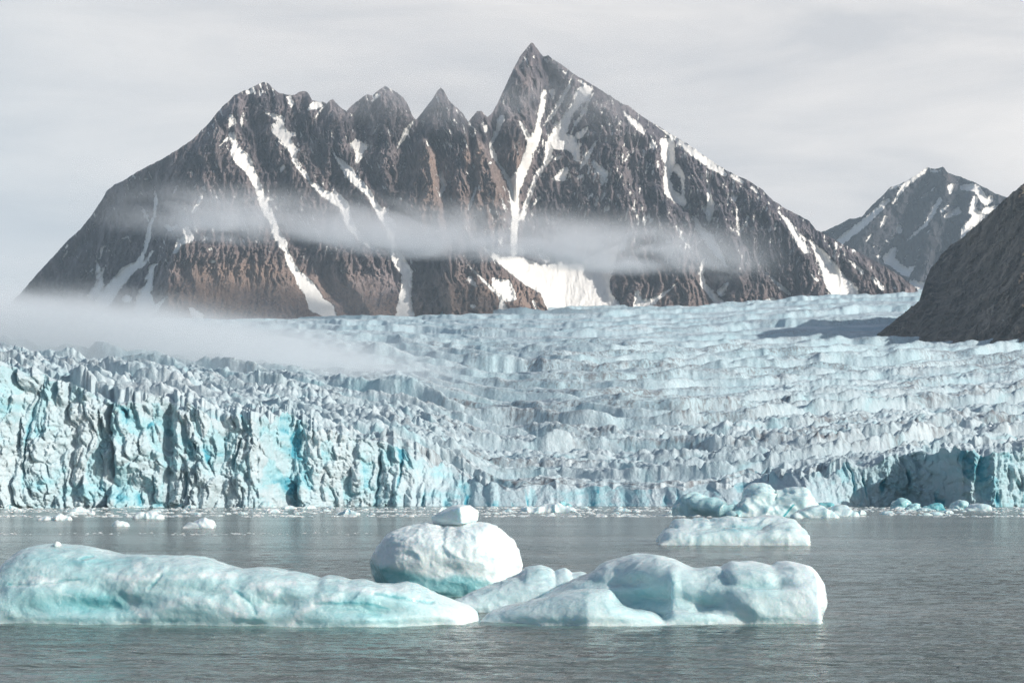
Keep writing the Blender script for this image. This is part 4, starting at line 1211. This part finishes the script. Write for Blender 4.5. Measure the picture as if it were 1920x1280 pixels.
# a little lump frozen onto the long berg
V, Q, Nn = fuse([ball([(100, 1026), (103, 1019), (107, 1015), (111, 1017), (114, 1022), (115, 1026), (108, 1029)], (107.5, 1023), 94.3, 0.28)], 0.025, 1)
V = rough_ice(V, Nn, 0.2, 0.15, 0.12, 0.05, 955)
lump = mesh_np("ice_knob", V - np.array(left_berg.location), Q, BERG, {'clear': np.zeros(len(V))}, parent=left_berg)
lump['label'] = "small white knob of ice on the highest point of the long berg"

# ------------------------------------------------------------------ the bird on the floe
def bird():
    parts = []
    d = EYE * F / (972.5 - HOR) + 2.0
    x, y, z = PW(np.array(266.0), np.array(965.5), d)
    x, y, z = float(x), float(y), float(z)

    def ell(cx, cy, cz, rx, ry, rz, n=20, m=14):
        V, f = [], []
        for j in range(m):
            t = -math.pi / 2 + math.pi * j / (m - 1)
            for i in range(n):
                a = 2 * math.pi * i / n
                V.append((cx + rx * math.cos(t) * math.cos(a), cy + ry * math.cos(t) * math.sin(a), cz + rz * math.sin(t)))
        for j in range(m - 1):
            for i in range(n):
                f.append((j * n + i, j * n + (i + 1) % n, (j + 1) * n + (i + 1) % n, (j + 1) * n + i))
        return np.array(V), f
    parts = [ell(0, 0, 0.30, 0.17, 0.13, 0.27), ell(0.03, 0, 0.56, 0.07, 0.06, 0.14), ell(0.05, 0, 0.70, 0.09, 0.075, 0.08), ell(0.15, 0, 0.70, 0.08, 0.02, 0.025), ell(-0.17, 0, 0.12, 0.09, 0.07, 0.14),
             ell(0.0, 0.06, 0.05, 0.035, 0.03, 0.09), ell(0.0, -0.06, 0.05, 0.035, 0.03, 0.09), ell(-0.03, 0.12, 0.3, 0.12, 0.03, 0.22), ell(-0.03, -0.12, 0.3, 0.12, 0.03, 0.22)]
    V, Q, Nn = fuse(parts, 0.018, 2)
    m, n, l, b, out = new_mat("dark_plumage")
    l.new(mix(n, l, noise(n, l, 9.0, 3), (0.012, 0.012, 0.014), (0.035, 0.032, 0.03)), b.inputs['Base Color'])
    b.inputs['Roughness'].default_value = 0.6
    o = mesh_np("seabird", V * 1.35, Q, m)
    o.location = (x, y, z)
    tag(o, "tiny dark seabird perched upright on a small grey white floe", "bird")


bird()

# ------------------------------------------------------------------ brash ice below the glacier front
rng = np.random.default_rng(12)


def brash_unit(seed):
    r = np.random.default_rng(seed)
    n = 14
    a = np.linspace(0, 2 * np.pi, n, endpoint=False)
    rr = r.uniform(0.6, 1.1, n)
    rings = [(1.0, -0.5), (1.08, 0.0), (0.95, 0.35), (0.55, 0.75)]
    V = []
    for k, (s, z) in enumerate(rings):
        jit = r.uniform(0.85, 1.15, n)
        for i in range(n):
            V.append((math.cos(a[i]) * rr[i] * s * jit[i], math.sin(a[i]) * rr[i] * s * jit[i] * 0.7, z * r.uniform(0.75, 1.25)))
    V += [(0, 0, -0.5), (r.uniform(-.3, .3), r.uniform(-.2, .2), r.uniform(0.7, 1.3))]
    f = []
    for k in range(3):
        for i in range(n):
            j = (i + 1) % n
            a0, b0, c0, d0 = k * n + i, k * n + j, (k + 1) * n + j, (k + 1) * n + i
            f += [(a0, b0, c0), (a0, c0, d0)]
    for i in range(n):
        j = (i + 1) % n
        f += [(4 * n, j, i), (4 * n + 1, 3 * n + i, 3 * n + j)]
    return np.array(V), np.array(f)


units = [brash_unit(40 + k) for k in range(7)]
protos = []
count = 0
while count < 110:
    row = rng.uniform(951.5, 967.5)
    px = rng.uniform(-30, 1950)
    d = EYE * F / (row - HOR)
    fx = np.interp(px, [p[0] for p in FRONT], [p[1] for p in FRONT])
    if d > fx - 10 or (1265 < px < 1615 and row > 952): continue
    if 400 < px < 1250 and row > 966: continue
    v, f = units[count % 7]
    if count < 7:
        o = mesh_np("brash_floe", v, f, BERG_FAR, {'clear': np.full(len(v), 0.12 + 0.03 * count)}, smooth=False)
        protos.append(o)
    else:
        o = protos[count % 7].copy()
        COL.objects.link(o)
    s = rng.uniform(0.7, 1.0) * (1.0 + 2.4 * rng.random() ** 3)
    o.scale = (s * rng.uniform(0.9, 1.5), s * rng.uniform(0.7, 1.4), s * rng.uniform(0.3, 0.62))
    o.rotation_euler = (0, 0, rng.uniform(0, 6.28))
    o.location = ((px - 960) / F * d, d, 0.02)
    tag(o, "small white floe drifting in the brash ice belt below the glacier front", "ice floe", "small floes in the brash ice belt")
    count += 1

bv, bf, k = [], [], 0
for i in range(5200):
    row = rng.uniform(950.5, 969.0)
    px = rng.uniform(-250, 2170)
    if rng.random() < 0.045:
        row = rng.normal(1000, 1.2); px = rng.uniform(-80, 480) if rng.random() < 0.7 else rng.uniform(300, 700)
    d = EYE * F / (row - HOR)
    fx = np.interp(px, [p[0] for p in FRONT], [p[1] for p in FRONT])
    if d > fx - 4: continue
    dens = fbm(np.array([px / 160.0]), np.array([row / 3.0]), 3, 77)[0]
    if dens < -0.12 or (960 < row < 966.5 and dens < 0.15): continue
    v, f = units[i % 7]
    s = rng.uniform(0.18, 0.7) if row < 975 else rng.uniform(0.08, 0.22)
    a = rng.uniform(0, 6.28)
    c, sn_ = math.cos(a), math.sin(a)
    sx, sy, sz = s * rng.uniform(1, 2.2), s * rng.uniform(0.8, 1.8), s * rng.uniform(0.25, 0.6)
    w = v * np.array([sx, sy, sz])
    w = np.stack([w[:, 0] * c - w[:, 1] * sn_ + (px - 960) / F * d, w[:, 0] * sn_ + w[:, 1] * c + d, w[:, 2]], -1)
    bv.append(w); bf.append(f + k); k += len(v)
bv, bf = np.concatenate(bv), np.concatenate(bf)
brash = mesh_np("brash_ice", bv, bf, BERG_FAR, {'clear': np.full(len(bv), 0.15)}, smooth=False)
tag(brash, "belt of small broken brash ice floating below the glacier front", "brash ice", kind='stuff')


# ------------------------------------------------------------------ mist and haze
def mist_box(name, label, loc, half, tilt, density, zlo, zhi, nscale, lo, hi, stretch, edge=0.45, color=(0.93, 0.94, 0.96)):
    """a box of air whose density fades to nothing before its faces"""
    x, y, z = half
    V = np.array([(sx * x, sy * y, sz * z) for sz in (-1, 1) for sy in (-1, 1) for sx in (-1, 1)], float)
    Fq = np.array([(0, 2, 3, 1), (4, 5, 7, 6), (0, 1, 5, 4), (2, 6, 7, 3), (0, 4, 6, 2), (1, 3, 7, 5)])
    m = bpy.data.materials.new(name); m.use_nodes = True
    n, l = m.node_tree.nodes, m.node_tree.links
    n.clear()
    out = N(n, 'ShaderNodeOutputMaterial')
    pv = N(n, 'ShaderNodeVolumePrincipled')
    pv.inputs['Color'].default_value = color + (1,)
    pv.inputs['Anisotropy'].default_value = 0.1
    tc = N(n, 'ShaderNodeTexCoord').outputs['Object']
    sep = N(n, 'ShaderNodeSeparateXYZ'); l.new(tc, sep.inputs[0])
    nz = noise(n, l, nscale, 7, 0.6, stretch=stretch, dist=0.5, vec=tc)
    wob = math_n(n, l, 'MULTIPLY', math_n(n, l, 'SUBTRACT', nz, 0.5), z * 0.9)
    zz = math_n(n, l, 'ADD', sep.outputs[2], wob)
    ax = maprange(n, l, math_n(n, l, 'ABSOLUTE', sep.outputs[0]), x, x * edge, 0, 1)
    ay = maprange(n, l, math_n(n, l, 'ABSOLUTE', sep.outputs[1]), y, y * 0.6, 0, 1)
    a0 = maprange(n, l, zz, -z * 0.98, -z * 0.98 + zlo * z, 0, 1)
    a1 = maprange(n, l, zz, z * 0.98, z * 0.98 - zhi * z, 0, 1)
    ab = maprange(n, l, math_n(n, l, 'ABSOLUTE', sep.outputs[2]), z, z * 0.9, 0, 1)
    d = maprange(n, l, nz, lo, hi, 0, 1)
    for k in (ax, ay, a0, a1, ab): d = math_n(n, l, 'MULTIPLY', d, k)
    l.new(math_n(n, l, 'MULTIPLY', d, density), pv.inputs['Density'])
    l.new(pv.outputs[0], out.inputs['Volume'])
    o = mesh_np(name, V, Fq, m, smooth=False)
    o.location = loc
    o.rotation_euler = (0, R(tilt), 0)
    return tag(o, label, "mist", kind='stuff')


mist_box("cloud_band", "thin grey cloud band lying across the middle of the mountain", (-150, 4290, 578), (780, 110, 74), 4.3, 0.021, 0.5, 1.6, 0.0052, 0.32, 0.68, (1, 0.8, 2.4))
mist_box("summit_mist", "faint mist veiling the row of summits", (-90, 4800, 1000), (560, 70, 150), 2.0, 0.0055, 1.0, 1.0, 0.004, 0.36, 0.7, (1, 1, 1.6))
mist_box("fog_bank", "bank of pale blue fog lying on the glacier at the left", (-640, 1760, 134), (630, 330, 72), 6.5, 0.037, 0.8, 0.5, 0.006, 0.2, 0.58, (1, 0.7, 2.0), 0.3, (0.90, 0.94, 0.97))

hx, hy0, hy1, hz0, hz1 = 7000.0, -60.0, 11500.0, -6.0, 1450.0
HV = np.array([(sx, sy, sz) for sz in (hz0, hz1) for sy in (hy0, hy1) for sx in (-hx, hx)], float)
HF = np.array([(0, 2, 3, 1), (4, 5, 7, 6), (0, 1, 5, 4), (2, 6, 7, 3), (0, 4, 6, 2), (1, 3, 7, 5)])
hm = bpy.data.materials.new("haze"); hm.use_nodes = True
hn, hl = hm.node_tree.nodes, hm.node_tree.links
hn.clear()
h_out = N(hn, 'ShaderNodeOutputMaterial')
h_pv = N(hn, 'ShaderNodeVolumePrincipled')
h_pv.inputs['Color'].default_value = (0.70, 0.86, 1.0, 1)
h_pv.inputs['Density'].default_value = 3.4e-5
h_pv.inputs['Anisotropy'].default_value = 0.0
hl.new(h_pv.outputs[0], h_out.inputs['Volume'])
haze = mesh_np("haze", HV, HF, hm, smooth=False)
tag(haze, "thin blue haze filling the air over the fjord", "haze", kind='stuff')
